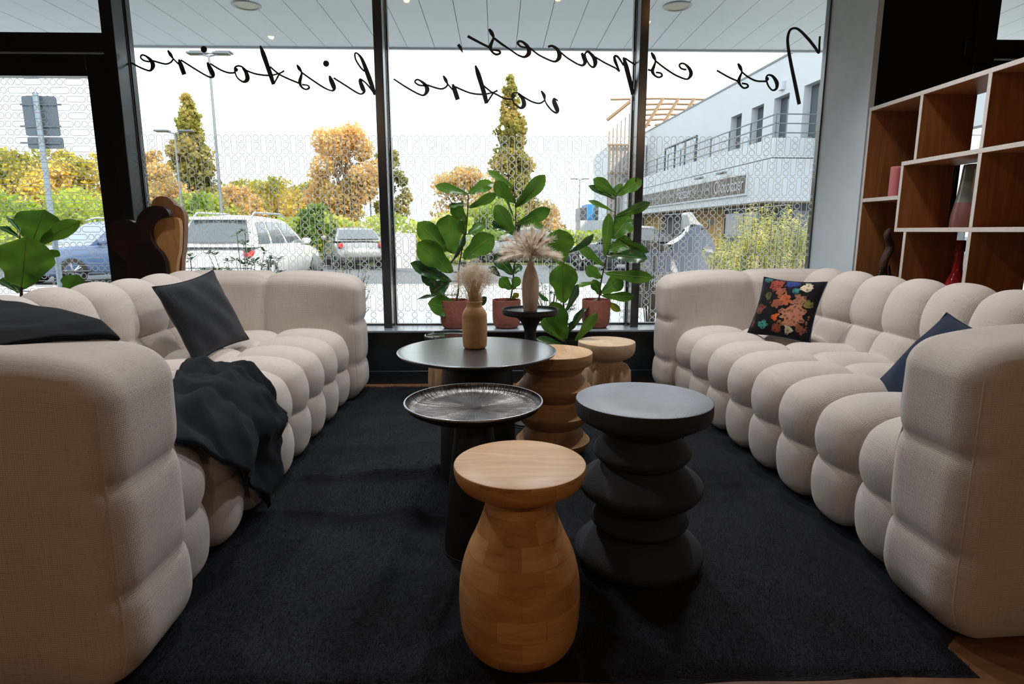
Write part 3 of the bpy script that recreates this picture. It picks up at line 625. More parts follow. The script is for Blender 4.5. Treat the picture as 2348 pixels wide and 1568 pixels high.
# ------------------------------------------------------------------ throws on the left sofa
def throw(label, N0, N1, fn, root_loc):
    root = thing('throw_blanket', label, 'throw')
    P = [[Vector(fn(i / N0, j / N1)) for j in range(N1 + 1)] for i in range(N0 + 1)]
    o = MB().grid(N0 + 1, N1 + 1, lambda i, j: P[i][j], uvfn=lambda i, j: (i / N0 * 0.9, j / N1 * 0.9)).build('cloth', M['throw'], root, smooth=True)
    s = o.modifiers.new('thickness', 'SOLIDIFY'); s.thickness = 0.006; s.offset = 1
    edge = [P[i][0] for i in range(N0 + 1)] + [P[N0][j] for j in range(N1 + 1)] + [P[i][N1] for i in range(N0, -1, -1)] + [P[0][j] for j in range(N1, -1, -1)]
    MB().tube(edge, 0.0045, 5).build('hem', M['throw'], root, smooth=True)
    return root
def sofa_world(l, w_, z):
    a = radians(90.6); return Vector((-0.790 + l * cos(a) - w_ * sin(a), 1.145 + l * sin(a) + w_ * cos(a), z + ZR))
def seat_pt(l, s, off):
    P, L = SEAT; k = max(0, min(len(L) - 2, next((i for i in range(len(L) - 1) if L[i + 1] >= s), len(L) - 2)))
    t = (s - L[k]) / (L[k + 1] - L[k]); a, b = P[k], P[k + 1]; dx, dz = b[0] - a[0], b[1] - a[1]; q = math.hypot(dx, dz)
    return sofa_world(l, a[0] + dx * t - dz / q * off, a[1] + dz * t + dx / q * off)
SF = s_at(SEAT, lambda a, b: abs(a - 0.12) + (9 if b < 0.3 else 0))
def seat_throw(u, v):
    # corners in (length along sofa, arc along the seat profile)
    c00, c10, c11, c01 = (0.77, 0.07), (0.93, 0.33), (1.15, SF + 0.30), (0.255, SF - 0.02)
    l = (c00[0] * (1 - u) + c10[0] * u) * (1 - v) + (c01[0] * (1 - u) + c11[0] * u) * v
    s = (c00[1] * (1 - u) + c10[1] * u) * (1 - v) + (c01[1] * (1 - u) + c11[1] * u) * v
    l += 0.09 + 0.03 * sin(u * pi) * (1 - v); s += 0.05 * sin(u * pi) * (1 - v)
    cw = (2.572 - 0.63 + 0.05) / NCH; ph = ((l - 0.315 + 0.025) / cw) % 1
    off = 0.004 - 0.022 * abs(2 * ph - 1) ** 3
    fold = 0.5 + 0.5 * sin(9 * u + 13 * v + 2 * noise.noise((u * 3, v * 3, 2))); off += 0.024 * fold ** 3 + 0.018 * (1 - abs(noise.noise((u * 4, v * 5, 7)))) ** 4 + 0.006 * abs(noise.noise((u * 9, v * 8, 1)))
    return seat_pt(l, max(s, 0.05), off + 0.006 + 0.03 * max(0, 0.2 - s))
throw('dark wool throw with a hanging corner over the seat front of the left sofa', 46, 46, seat_throw, None)
def arm_throw(u, v):
    # bundled over the near arm and the corner of the backrest; corners in (length, depth)
    A, C_, B, D_ = (0.255, 0.075), (0.73, 0.72), (0.085, 0.26), (0.12, 0.94)
    l = (A[0] * (1 - u) + C_[0] * u) * (1 - v) + (B[0] * (1 - u) + D_[0] * u) * v
    w_ = (A[1] * (1 - u) + C_[1] * u) * (1 - v) + (B[1] * (1 - u) + D_[1] * u) * v
    z = 0.735 + 0.022 * sin(min(1, u * 2.2) * pi / 2) - 0.02 * max(0, 0.1 - u) / 0.1 * (1 - v)
    z += 0.008 * sin(7 * u + 5 * v) * (0.3 + v) + 0.008 * noise.noise((u * 5, v * 4, 3))
    return sofa_world(l, w_, z)
throw('dark wool throw lying over the near arm corner of the left sofa', 40, 26, arm_throw, None)

# ================================================================== stools and tables
M['mango'] = wood_mat('mango_wood_blocks', (0.40, 0.18, 0.06), (0.66, 0.36, 0.145), 0.45, (1, 1, 5), 5.0, blocks=(0.11, 0.052, 0.38), dark=(0.22, 0.085, 0.03))
M['mangotop'] = wood_mat('mango_wood_top', (0.46, 0.24, 0.105), (0.72, 0.46, 0.25), 0.42, (1.2, 9, 1), 3.0, dark=(0.20, 0.10, 0.05))
M['suar'] = wood_mat('turned_acacia', (0.30, 0.145, 0.055), (0.56, 0.32, 0.15), 0.5, (1.5, 1.5, 12), 4.0)
M['suartop'] = wood_mat('turned_acacia_top', (0.42, 0.23, 0.11), (0.66, 0.43, 0.24), 0.45, (9, 1.2, 1), 3.0)
M['raw'] = wood_mat('rough_pale_wood', (0.33, 0.19, 0.095), (0.66, 0.47, 0.30), 0.7, (12, 12, 1.2), 4.0, dark=(0.12, 0.06, 0.03), bump=0.4)
M['rawtop'] = wood_mat('pale_log_end', (0.46, 0.31, 0.185), (0.70, 0.53, 0.37), 0.6, (3, 3, 3), 4.0, bump=0.1)
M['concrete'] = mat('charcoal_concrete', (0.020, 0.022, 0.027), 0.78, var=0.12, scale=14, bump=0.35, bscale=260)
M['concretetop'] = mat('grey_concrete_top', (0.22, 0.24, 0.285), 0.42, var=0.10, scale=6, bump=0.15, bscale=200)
def fine(prof, n=6): return smoothpath(prof, n)
def on_rug(v): return (v.x, v.y, ZR + 0.001)
# bell shaped wooden stool
p = at_z(1191, 1474, ZR); t = thing('wooden_stool', 'bell-shaped wooden stool with a thick disc seat, nearest of the tables', 'stool', on_rug(p))
MB().lathe(fine([(0.0, 0.0), (0.085, 0.0), (0.108, 0.006), (0.124, 0.022), (0.134, 0.05), (0.1385, 0.09), (0.140, 0.13), (0.138, 0.17), (0.131, 0.21), (0.118, 0.25), (0.102, 0.285), (0.088, 0.32), (0.079, 0.35), (0.075, 0.375), (0.074, 0.386)]), 72).build('base', M['mango'], t, smooth=True)
MB().lathe([(0.074, 0.384), (0.080, 0.3862), (0.100, 0.390), (0.120, 0.397), (0.135, 0.407), (0.1435, 0.419), (0.147, 0.432), (0.148, 0.446), (0.1465, 0.449)], 72).build('seat_edge', M['mango'], t, smooth=True)
MB().lathe([(0.1466, 0.4488), (0.1440, 0.4503), (0.07, 0.4503), (0.0, 0.4503)], 72).build('seat_top', M['mangotop'], t, auto=40)
# dark concrete stool of stacked bulges
p = at_z(1461, 1284, ZR); t = thing('concrete_stool', 'dark grey concrete stool of stacked rounded discs with pale flat top', 'stool', on_rug(p))
prof = [(0.0, 0.0), (0.12, 0.0), (0.150, 0.004), (0.176, 0.018), (0.186, 0.036), (0.183, 0.052), (0.165, 0.072), (0.130, 0.095), (0.098, 0.108), (0.092, 0.113)]
MB().lathe(fine(prof, 4), 64).build('bulge', M['concrete'], t, smooth=True)
MB().lathe(fine([(0.092, 0.110), (0.120, 0.118), (0.137, 0.130), (0.139, 0.142), (0.128, 0.158), (0.104, 0.176), (0.098, 0.183)], 4), 64).build('bulge', M['concrete'], t, smooth=True)
MB().lathe(fine([(0.098, 0.180), (0.138, 0.198), (0.166, 0.220), (0.176, 0.240), (0.172, 0.256), (0.150, 0.276), (0.112, 0.300), (0.098, 0.310)], 4), 64).build('bulge', M['concrete'], t, smooth=True)
MB().lathe(fine([(0.098, 0.307), (0.122, 0.318), (0.136, 0.334), (0.138, 0.346), (0.126, 0.364), (0.104, 0.386), (0.100, 0.396)], 4), 64).build('bulge', M['concrete'], t, smooth=True)
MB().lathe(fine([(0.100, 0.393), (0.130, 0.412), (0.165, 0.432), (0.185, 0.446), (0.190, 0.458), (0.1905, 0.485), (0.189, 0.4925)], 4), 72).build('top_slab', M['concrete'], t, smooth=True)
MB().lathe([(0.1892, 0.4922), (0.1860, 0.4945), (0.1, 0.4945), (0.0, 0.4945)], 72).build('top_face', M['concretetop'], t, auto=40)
# black hammered tray table
def tray_material():
    m, nt, p_ = new_mat('dark_cast_metal_tray'); L = nt.links.new
    p_.inputs['Base Color'].default_value = (0.045, 0.036, 0.032, 1); p_.inputs['Metallic'].default_value = 0.85; p_.inputs['Roughness'].default_value = 0.28
    tc = nd(nt, 'ShaderNodeTexCoord'); g = nd(nt, 'ShaderNodeTexGradient', gradient_type='RADIAL'); L(tc.outputs['Object'], g.inputs[0])
    nz = nd(nt, 'ShaderNodeTexNoise', Scale=260.0, Detail=3.0); nz.noise_dimensions = '1D'; L(g.outputs['Fac'], nz.inputs['W'])
    n2 = nd(nt, 'ShaderNodeTexNoise', Scale=16.0, Detail=3.0); L(tc.outputs['Object'], n2.inputs[0])
    ad = nd(nt, 'ShaderNodeMath', operation='MULTIPLY'); L(nz.outputs[0], ad.inputs[0]); L(n2.outputs[0], ad.inputs[1])
    bp = nd(nt, 'ShaderNodeBump', Strength=0.9, Distance=0.006); L(ad.outputs[0], bp.inputs['Height']); L(bp.outputs[0], p_.inputs['Normal'])
    r = ramp(nt, ad.outputs[0], ((0.16, (0.03, 0.024, 0.022)), (0.36, (0.26, 0.24, 0.24)))); L(r.outputs[0], p_.inputs['Base Color'])
    return m
M['tray'] = tray_material(); M['blacksatin'] = mat('black_satin', (0.012, 0.012, 0.013), 0.5, spec=0.4, bump=0.06, bscale=90)
M['rim'] = mat('worn_bright_rim', (0.42, 0.42, 0.44), 0.3, 0.9)
p = at_z(1090, 1254, ZR); t = thing('tray_table', 'low black pedestal table with a rimmed metal tray top scored from its centre', 'table', on_rug(p))
MB().lathe(fine([(0.0, 0.0), (0.088, 0.0), (0.094, 0.004), (0.094, 0.02), (0.088, 0.10), (0.074, 0.24), (0.060, 0.36), (0.052, 0.425)], 5), 48).build('pedestal', M['blacksatin'], t, smooth=True)
MB().lathe([(0.05, 0.420), (0.11, 0.424), (0.165, 0.434), (0.192, 0.448), (0.2025, 0.462)], 72).build('tray_underside', M['blacksatin'], t, smooth=True)
MB().lathe(fine([(0.2025, 0.4615), (0.2045, 0.465), (0.2035, 0.4685), (0.1995, 0.4685)], 3), 72).build('tray_rim', M['rim'], t, smooth=True)
MB().lathe(fine([(0.1996, 0.4686), (0.196, 0.460), (0.185, 0.450), (0.165, 0.4445), (0.13, 0.4425), (0.06, 0.442), (0.001, 0.442)], 4), 96).build('tray_dish', M['tray'], t, smooth=True)
# large round black table
p4 = at_z(1097, 1084, ZR); t = thing('round_table', 'wide round black wooden table carrying the wooden bottle vase', 'table', on_rug(p4))
MB().lathe(fine([(0.0, 0.0), (0.142, 0.0), (0.150, 0.004), (0.152, 0.02), (0.146, 0.20), (0.138, 0.40), (0.136, 0.44), (0.15, 0.462), (0.19, 0.474)], 4), 64).build('drum_base', M['blacksatin'], t, smooth=True)
MB().lathe(fine([(0.12, 0.470), (0.20, 0.474), (0.262, 0.482), (0.292, 0.489), (0.304, 0.496), (0.3045, 0.501), (0.299, 0.5035), (0.2, 0.5035), (0.0, 0.5035)], 4), 96).build('table_top', M['blackwood'], t, auto=50)
# ribbed wooden stool
p = at_z(1267, 1035, ZR); t = thing('wooden_stool', 'turned wooden stool with sharp stacked ribs beside the round black table', 'stool', on_rug(p))
rp_ = []
for z0 in (0.0, 0.12, 0.24):
    rp_ += [(0.112, z0 + 0.002), (0.128, z0 + 0.012), (0.150, z0 + 0.036), (0.160, z0 + 0.052), (0.161, z0 + 0.062), (0.150, z0 + 0.070), (0.148, z0 + 0.074), (0.130, z0 + 0.098), (0.114, z0 + 0.116)]
MB().lathe([(0.0, 0.0)] + rp_ + [(0.112, 0.362)], 64).build('ribbed_body', M['suar'], t, auto=35)
MB().lathe([(0.112, 0.360), (0.122, 0.366), (0.142, 0.392), (0.144, 0.396), (0.160, 0.400), (0.165, 0.412), (0.166, 0.444), (0.1645, 0.449)], 64).build('seat_edge', M['suar'], t, auto=35)
MB().lathe([(0.1646, 0.4489), (0.162, 0.4505), (0.08, 0.4505), (0.0, 0.4505)], 64).build('seat_top', M['suartop'], t, auto=40)
# rough fluted stools by the low wall
def log_stool(label, px, py, z, r, top, dark=None):
    c = at_z(px, py, z); tt = thing('log_stool', label, 'stool', (c.x, c.y, ZR + 0.001), group='rough carved stools by the window wall')
    n = 72; prof = [(0.0, 0.0), (0.80, 0.0), (0.83, 0.02), (0.83, 0.30), (0.80, 0.56), (0.70, 0.63), (0.60, 0.66), (0.56, 0.70)]
    mb = MB(); mb.grid(n, len(prof), lambda i, j: ((prof[j][0] * r * (1 + (0.075 * (sin(11 * 2 * pi * i / n) + 0.6 * sin(17 * 2 * pi * i / n + 1)) if 0 < j < 6 else 0))) * cos(2 * pi * i / n),
             (prof[j][0] * r * (1 + (0.075 * (sin(11 * 2 * pi * i / n) + 0.6 * sin(17 * 2 * pi * i / n + 1)) if 0 < j < 6 else 0))) * sin(2 * pi * i / n), prof[j][1] * (z - ZR)), closeu=True)
    mb.build('fluted_base', M['raw'], tt, smooth=True)
    zt = z - ZR
    if dark:
        MB().lathe(fine([(0.5 * r, zt * 0.68), (0.62 * r, zt * 0.76), (0.90 * r, zt * 0.90), (0.99 * r, zt * 0.945), (r, zt * 0.985), (0.985 * r, zt)], 3), 56).build('seat_edge', M['blacksatin'], tt, smooth=True)
        MB().lathe([(0.985 * r, zt), (0.965 * r, zt + 0.003), (0.93 * r, zt - 0.004), (0.4 * r, zt - 0.005), (0, zt - 0.005)], 56).build('seat_top', mat('polished_black_top', (0.008, 0.012, 0.012), 0.08, spec=0.8), tt, smooth=True)
    else:
        MB().lathe(fine([(0.5 * r, zt * 0.68), (0.60 * r, zt * 0.715), (0.86 * r, zt * 0.77), (0.97 * r, zt * 0.83), (r, zt * 0.90), (r, zt * 0.97), (0.99 * r, zt * 0.995)], 3), 56).build('seat_edge', M['rawtop'], tt, smooth=True)
        MB().lathe([(0.99 * r, zt * 0.995), (0.975 * r, zt), (0.5 * r, zt), (0, zt)], 56).build('seat_top', M['rawtop'], tt, auto=40)
    return tt
log_stool('pale log stool with rough fluted base before the right mullion', 1391, 782, 0.37, 0.158, None)
log_stool('small stool with polished black top, half hidden behind the round black table', 1032, 768, 0.385, 0.148, None, dark=True)
# slim pedestal
p = at_z(1216, 708, 0.593); t = thing('pedestal_table', 'slim black pedestal stand carrying the tall pampas vase', 'table', (p.x, p.y, ZR + 0.001))
MB().lathe(fine([(0.0, 0.0), (0.105, 0.0), (0.11, 0.006), (0.108, 0.016), (0.07, 0.04), (0.046, 0.10), (0.036, 0.22), (0.031, 0.36), (0.0285, 0.44), (0.034, 0.49), (0.055, 0.525), (0.085, 0.545), (0.118, 0.553)], 5), 56).build('stem', M['blacksatin'], t, smooth=True)
MB().lathe(fine([(0.09, 0.548), (0.128, 0.551), (0.1385, 0.558), (0.140, 0.578), (0.138, 0.582), (0.134, 0.580), (0.131, 0.571)], 3), 64).build('tray_rim', M['blacksatin'], t, smooth=True)
MB().lathe([(0.1312, 0.571), (0.06, 0.5705), (0.0, 0.5705)], 64).build('tray_face', mat('dark_lacquer', (0.03, 0.032, 0.035), 0.2, spec=0.6), t, smooth=True)
P8 = Vector((p.x, p.y, ZR + 0.572))
# black ribbed drum stool behind the concrete one
p = at_z(1502, 1000, 0.02); c = Vector((0.600, 2.32, 0)); t = thing('drum_stool', 'black ribbed drum stool almost hidden behind the dark concrete stool', 'stool', (c.x, c.y, ZR + 0.001))
for k in range(28):
    a = 2 * pi * k / 28; MB().tube([(0.132 * cos(a), 0.132 * sin(a), 0.006), (0.132 * cos(a), 0.132 * sin(a), 0.285)], 0.007, 6).build('rod', M['blacksatin'], t, smooth=True)
MB().lathe([(0.0, 0.285), (0.13, 0.285), (0.142, 0.29), (0.142, 0.308), (0.135, 0.312), (0.0, 0.312)], 40).build('top', M['blacksatin'], t, auto=40)
MB().lathe([(0.0, 0.0), (0.142, 0.0), (0.142, 0.008), (0.12, 0.01), (0.0, 0.01)], 40).build('foot_ring', M['blacksatin'], t, auto=40)

# ------------------------------------------------------------------ vases with dried grasses
M['vasewood'] = wood_mat('warm_turned_wood', (0.40, 0.205, 0.085), (0.62, 0.38, 0.18), 0.5, (1, 1, 3), 7.0)
M['paulownia'] = wood_mat('pale_weathered_wood', (0.36, 0.25, 0.175), (0.58, 0.45, 0.35), 0.65, (3, 3, 1), 8.0)
M['drygrass'] = leaf_mat('dried_grass', (0.55, 0.36, 0.16), (0.86, 0.70, 0.46), 0.35, 0.7, 40.0)
M['pampas'] = leaf_mat('pampas_plume', (0.62, 0.50, 0.37), (0.92, 0.86, 0.76), 0.4, 0.8, 30.0)
pv = at_z(1089, 798, 0.5155); pv.z = ZR + 0.001 + 0.5045
t = thing('wooden_vase', 'warm turned wooden bottle vase on the round black table', 'vase', pv)
MB().lathe(fine([(0.0, 0.001), (0.036, 0.0), (0.044, 0.005), (0.047, 0.014), (0.0485, 0.05), (0.0485, 0.118), (0.046, 0.138), (0.038, 0.154), (0.031, 0.163), (0.0292, 0.172), (0.031, 0.180), (0.0315, 0.183), (0.027, 0.184), (0.0255, 0.17), (0.0255, 0.12), (0.0, 0.12)], 5), 56).build('body', M['vasewood'], t, smooth=True)
def blade(mb, pts, w0, w1, side):
    n = len(mb.v)
    for k, q in enumerate(pts):
        wd = w0 + (w1 - w0) * k / (len(pts) - 1); mb.v += [tuple(q - side * wd / 2), tuple(q + side * wd / 2)]
    for k in range(len(pts) - 1): mb.f.append((n + 2 * k, n + 2 * k + 1, n + 2 * k + 3, n + 2 * k + 2)); mb.mi.append(0); mb.uv.append(None)
g = thing('dried_grass', 'wispy bunch of dried golden grass in the wooden bottle vase', 'dried grass', pv + Vector((0, 0, 0.128)))
rnd = random.Random(5)
st, hd = MB(), MB()
for k in range(420):
    a = rnd.uniform(0, 2 * pi); sp = rnd.random() ** 0.6; tip = Vector((0.078 * sp * cos(a), 0.05 * sp * sin(a), rnd.uniform(0.165, 0.21) - 0.055 * sp ** 2)); base = Vector((0.02 * sp * cos(a), 0.02 * sp * sin(a), 0.0))
    mid = base.lerp(tip, 0.5) + Vector((-0.012 * sp * cos(a), -0.012 * sp * sin(a), 0.018)); side = Vector((cos(a + 1.6), sin(a + 1.6), 0))
    blade(st, [base, base.lerp(mid, 0.6), mid, tip], 0.0018, 0.0007, side)
    for q in range(9):
        o = tip + Vector((rnd.gauss(0, 0.013), rnd.gauss(0, 0.011), rnd.gauss(-0.008, 0.013))); d = Vector((rnd.gauss(0, 1), rnd.gauss(0, 1), rnd.gauss(0.2, 1))).normalized()
        blade(hd, [o, o + d * 0.006 + Vector((0, 0, 0.002)), o + d * rnd.uniform(0.008, 0.017)], 0.0013, 0.0004, d.orthogonal().normalized())
st.build('stalks', M['drygrass'], g)['kind'] = 'stuff'; hd.build('seed_heads', M['pampas'], g)['kind'] = 'stuff'
t = thing('wooden_vase', 'tall pale weathered wooden vase on the slim black pedestal', 'vase', P8)
MB().lathe(fine([(0.0, 0.001), (0.030, 0.0), (0.034, 0.006), (0.039, 0.04), (0.042, 0.09), (0.0415, 0.13), (0.036, 0.17), (0.026, 0.20), (0.0175, 0.218), (0.0155, 0.23), (0.017, 0.242), (0.014, 0.243), (0.012, 0.22), (0.0, 0.2)], 5), 48).build('body', M['paulownia'], t, smooth=True)
pp = thing('pampas_grass', 'fluffy cream pampas plumes spreading from the tall pale vase', 'dried grass', P8 + Vector((0, 0, 0.222)))
rnd = random.Random(11)
for k in range(34):
    a = 2 * pi * k / 34 * 3 * 1.0 + rnd.uniform(-0.2, 0.2); el = radians(rnd.choice((rnd.uniform(-12, 20), rnd.uniform(15, 60), rnd.uniform(40, 85)))); ln = rnd.uniform(0.09, 0.135)
    d = Vector((cos(a) * cos(el), sin(a) * cos(el) * 0.8, sin(el))).normalized(); c0 = Vector((0, 0, 0.01)); kn = Vector((d.x * 0.02, d.y * 0.02, 0.05))
    pts = smoothpath([tuple(c0), tuple(kn), tuple(kn + d * ln * 0.5 + Vector((0, 0, 0.008))), tuple(kn + d * ln)], 5); pts = [Vector(q) for q in pts]
    mb = MB(); mb.tube(pts, [0.0012] * len(pts), 4)
    for q in range(230):
        f = rnd.uniform(0.30, 1.0); i = f * (len(pts) - 1); i0 = int(min(i, len(pts) - 2)); o = pts[i0].lerp(pts[i0 + 1], i - i0)
        dd = (d + Vector((rnd.gauss(0, 0.33), rnd.gauss(0, 0.33), rnd.gauss(0, 0.33)))).normalized(); l2 = rnd.uniform(0.03, 0.062) * (1.15 - 0.45 * f)
        blade(mb, [o, o + dd * l2 * 0.55, o + dd * l2 + Vector((0, 0, -0.003))], 0.0017, 0.0005, dd.orthogonal().normalized())
    mb.build('plume', M['pampas'], pp)

# ================================================================== fiddle-leaf figs
def leaf_mesh(mb, base, tip, width, tilt, curl, bend, nu=9, nv=13, fold=0.18):
    "violin shaped blade from base to tip, facing the room, turned by tilt about its axis"
    ax = tip - base; L = ax.length; ax.normalize(); toC = (CAM - base).normalized(); n = (toC - ax * toC.dot(ax)).normalized(); sd = ax.cross(n).normalized()
    q = Matrix.Rotation(tilt, 3, ax); n = q @ n; sd = q @ sd
    def wprof(t):
        s = max(sin(pi * min(1, t * 0.98 + 0.02)) ** 0.55, 0.0)
        return s * (0.52 + 0.62 * t - 0.18 * math.exp(-((t - 0.36) / 0.14) ** 2)) * (1.0 if t < 0.86 else 1 - 0.15 * (t - 0.86) / 0.14)
    def pos(i, j):
        t = j / (nv - 1); c = -1 + 2 * i / (nu - 1); wd = wprof(t) * width / 2
        rip = 0.035 * width * sin(t * 17 + c * 2) * abs(c) ** 2
        lift = fold * abs(c) ** 1.3 * wd + rip + bend * L * (t * (1 - t)) * 1.0 - curl * L * t * t
        return base + ax * (L * t) + sd * (c * wd) + n * lift
    mb.grid(nu, nv, pos, uvfn=lambda i, j: (i / nu, j / nv))
    vein = MB(); vein.tube([pos((nu - 1) // 2, j) + n * 0.0008 for j in range(nv)], [0.0017 * (1 - 0.7 * j / (nv - 1)) + 0.0004 for j in range(nv)], 5)
    return vein
def fig(label, org, sc, Y, stem_pts, leaves, pot=None, soilz=None, stem_r=(0.006, 0.003), seed=1, root_z=0.349):
    rnd = random.Random(seed); st = [at_y(org[0] + a * sc, org[1] + b * sc, Y + (c if len(q) > 2 else 0)) for q in stem_pts for a, b, c in [(q + (0,))[:3]]]
    if pot: base = Vector((pot[0], pot[1], root_z))
    else: base = Vector((st[0].x, st[0].y, root_z))
    t = thing('potted_fig', label, 'plant', base, group='fiddle-leaf figs'); inv = Matrix.Translation(-base)
    if pot:
        r, h = pot[2], pot[3]
        MB().lathe(fine([(0.0, 0.001), (r * 0.62, 0.0), (r * 0.78, h * 0.03), (r * 0.93, h * 0.14), (r * 0.99, h * 0.34), (r, h * 0.6), (r, h * 0.98), (r * 0.985, h), (r * 0.94, h), (r * 0.93, h * 0.86), (r * 0.93, h * 0.6)], 4), 56).build('pot', M['terracotta'], t, auto=50)
        MB().lathe([(r * 0.935, h * 0.86), (r * 0.5, h * 0.88), (0, h * 0.89)], 32).build('soil', M['soil'], t, smooth=True)
        st = [Vector((base.x + (st[0].x - base.x) * 0.6, base.y, base.z + h * 0.8))] + st
    n = len(st); sp = [Vector(q) for q in smoothpath([tuple(q) for q in st], 6)]
    o = MB().tube(sp, [stem_r[0] + (stem_r[1] - stem_r[0]) * k / (len(sp) - 1) for k in range(len(sp))], 8).build('stem', M['stem'], t, smooth=True); o.data.transform(inv)
    for lf in leaves:
        bx, by, tx, ty, wd = lf[:5]; tilt = radians(lf[5] if len(lf) > 5 else rnd.uniform(-18, 18)); dy = lf[6] if len(lf) > 6 else rnd.uniform(-0.05, 0.03); mk = lf[7] if len(lf) > 7 else 'fig'
        b0 = at_y(org[0] + bx * sc, org[1] + by * sc, Y + rnd.uniform(-0.012, 0.012) + (lf[8] if len(lf) > 8 else 0)); tp = at_y(org[0] + tx * sc, org[1] + ty * sc, Y + dy)
        W = wd * sc * Y / F * 1.18 * (1.0 / max(0.35, cos(tilt)) if abs(tilt) < radians(60) else 2.4)
        # petiole back to the stem
        near = min(sp, key=lambda q: (q - b0).length); mb = MB(); vein = leaf_mesh(mb, b0, tp, W, tilt, rnd.uniform(0.02, 0.10), rnd.uniform(0.0, 0.15))
        o = mb.build('leaf', M[mk], t, smooth=True); o.data.transform(inv)
        v = vein.build('midrib', M['figvein'], o, smooth=True); v.data.transform(inv)
        if (near - b0).length > 0.004:
            q = MB().tube([near, near.lerp(b0, 0.5) + Vector((0, 0, 0.004)), b0], 0.0022, 6).build('petiole', M['stem'], t, smooth=True); q.data.transform(inv)
    return t
SY = 3.955
def sill_pot(px): c = at_y(px, 753, SY - 0.075); return (c.x + 0.0, SY, 0.092, 0.182)
fig('fiddle-leaf fig in a terracotta pot beside the wispy grass vase', (940, 380), 0.20408, SY,
    [(515, 1540), (545, 1400), (545, 1200), (575, 1000), (630, 740), (650, 480), (655, 320)],
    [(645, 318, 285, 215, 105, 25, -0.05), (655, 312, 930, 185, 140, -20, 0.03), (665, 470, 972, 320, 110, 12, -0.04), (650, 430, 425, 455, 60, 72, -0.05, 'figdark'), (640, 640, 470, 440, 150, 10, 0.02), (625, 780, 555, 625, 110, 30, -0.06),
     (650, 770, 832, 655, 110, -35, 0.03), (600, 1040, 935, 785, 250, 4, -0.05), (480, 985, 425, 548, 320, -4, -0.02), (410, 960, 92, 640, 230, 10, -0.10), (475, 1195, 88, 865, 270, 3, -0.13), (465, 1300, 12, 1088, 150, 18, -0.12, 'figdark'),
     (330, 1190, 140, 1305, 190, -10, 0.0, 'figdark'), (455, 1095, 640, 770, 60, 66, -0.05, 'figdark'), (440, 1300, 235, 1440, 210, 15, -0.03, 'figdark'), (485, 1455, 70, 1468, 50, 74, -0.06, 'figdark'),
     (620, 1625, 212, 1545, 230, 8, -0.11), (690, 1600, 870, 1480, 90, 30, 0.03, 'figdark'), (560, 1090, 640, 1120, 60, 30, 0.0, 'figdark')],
    pot=sill_pot(1041), seed=1)
fig('fiddle-leaf fig in a terracotta pot behind the slim black pedestal', (940, 380), 0.20408, SY,
    [(1120, 1540), (1150, 1380), (1170, 1150), (1200, 900), (1190, 640), (1188, 460), (1165, 240)],
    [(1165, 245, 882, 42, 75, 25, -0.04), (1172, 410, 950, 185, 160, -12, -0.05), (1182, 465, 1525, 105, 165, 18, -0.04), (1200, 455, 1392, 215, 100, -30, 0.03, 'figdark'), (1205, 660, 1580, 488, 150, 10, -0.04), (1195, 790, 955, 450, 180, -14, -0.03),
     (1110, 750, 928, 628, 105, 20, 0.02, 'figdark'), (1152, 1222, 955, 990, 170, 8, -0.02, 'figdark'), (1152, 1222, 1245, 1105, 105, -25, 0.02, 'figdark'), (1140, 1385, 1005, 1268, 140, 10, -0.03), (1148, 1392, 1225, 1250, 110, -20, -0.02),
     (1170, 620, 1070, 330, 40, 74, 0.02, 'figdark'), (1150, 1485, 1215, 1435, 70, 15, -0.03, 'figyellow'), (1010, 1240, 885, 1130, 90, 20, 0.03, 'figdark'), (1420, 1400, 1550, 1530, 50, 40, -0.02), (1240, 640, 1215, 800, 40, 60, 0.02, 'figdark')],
    pot=sill_pot(1162), seed=2)
fig('tall fiddle-leaf fig in a terracotta pot against the right mullion', (1220, 380), 0.26786, SY,
    [(570, 1160), (590, 1000), (620, 860), (670, 650), (710, 440), (718, 270)],
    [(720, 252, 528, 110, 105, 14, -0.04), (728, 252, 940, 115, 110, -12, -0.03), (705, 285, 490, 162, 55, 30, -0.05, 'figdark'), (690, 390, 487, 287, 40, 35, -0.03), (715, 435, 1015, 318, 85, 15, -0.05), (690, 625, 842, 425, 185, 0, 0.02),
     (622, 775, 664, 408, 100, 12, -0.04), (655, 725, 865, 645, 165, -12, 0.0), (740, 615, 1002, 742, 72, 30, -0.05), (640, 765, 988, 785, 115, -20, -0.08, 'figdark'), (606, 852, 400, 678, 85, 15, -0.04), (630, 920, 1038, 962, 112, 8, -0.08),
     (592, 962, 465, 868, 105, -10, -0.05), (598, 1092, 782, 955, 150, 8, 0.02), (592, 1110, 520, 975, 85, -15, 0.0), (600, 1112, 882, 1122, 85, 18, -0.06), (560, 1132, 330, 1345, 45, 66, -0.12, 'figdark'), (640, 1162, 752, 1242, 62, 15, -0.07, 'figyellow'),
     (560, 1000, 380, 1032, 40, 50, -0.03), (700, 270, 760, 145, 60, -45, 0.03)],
    pot=sill_pot(1370), seed=3)
c = at_y(1292, 800, 3.42)
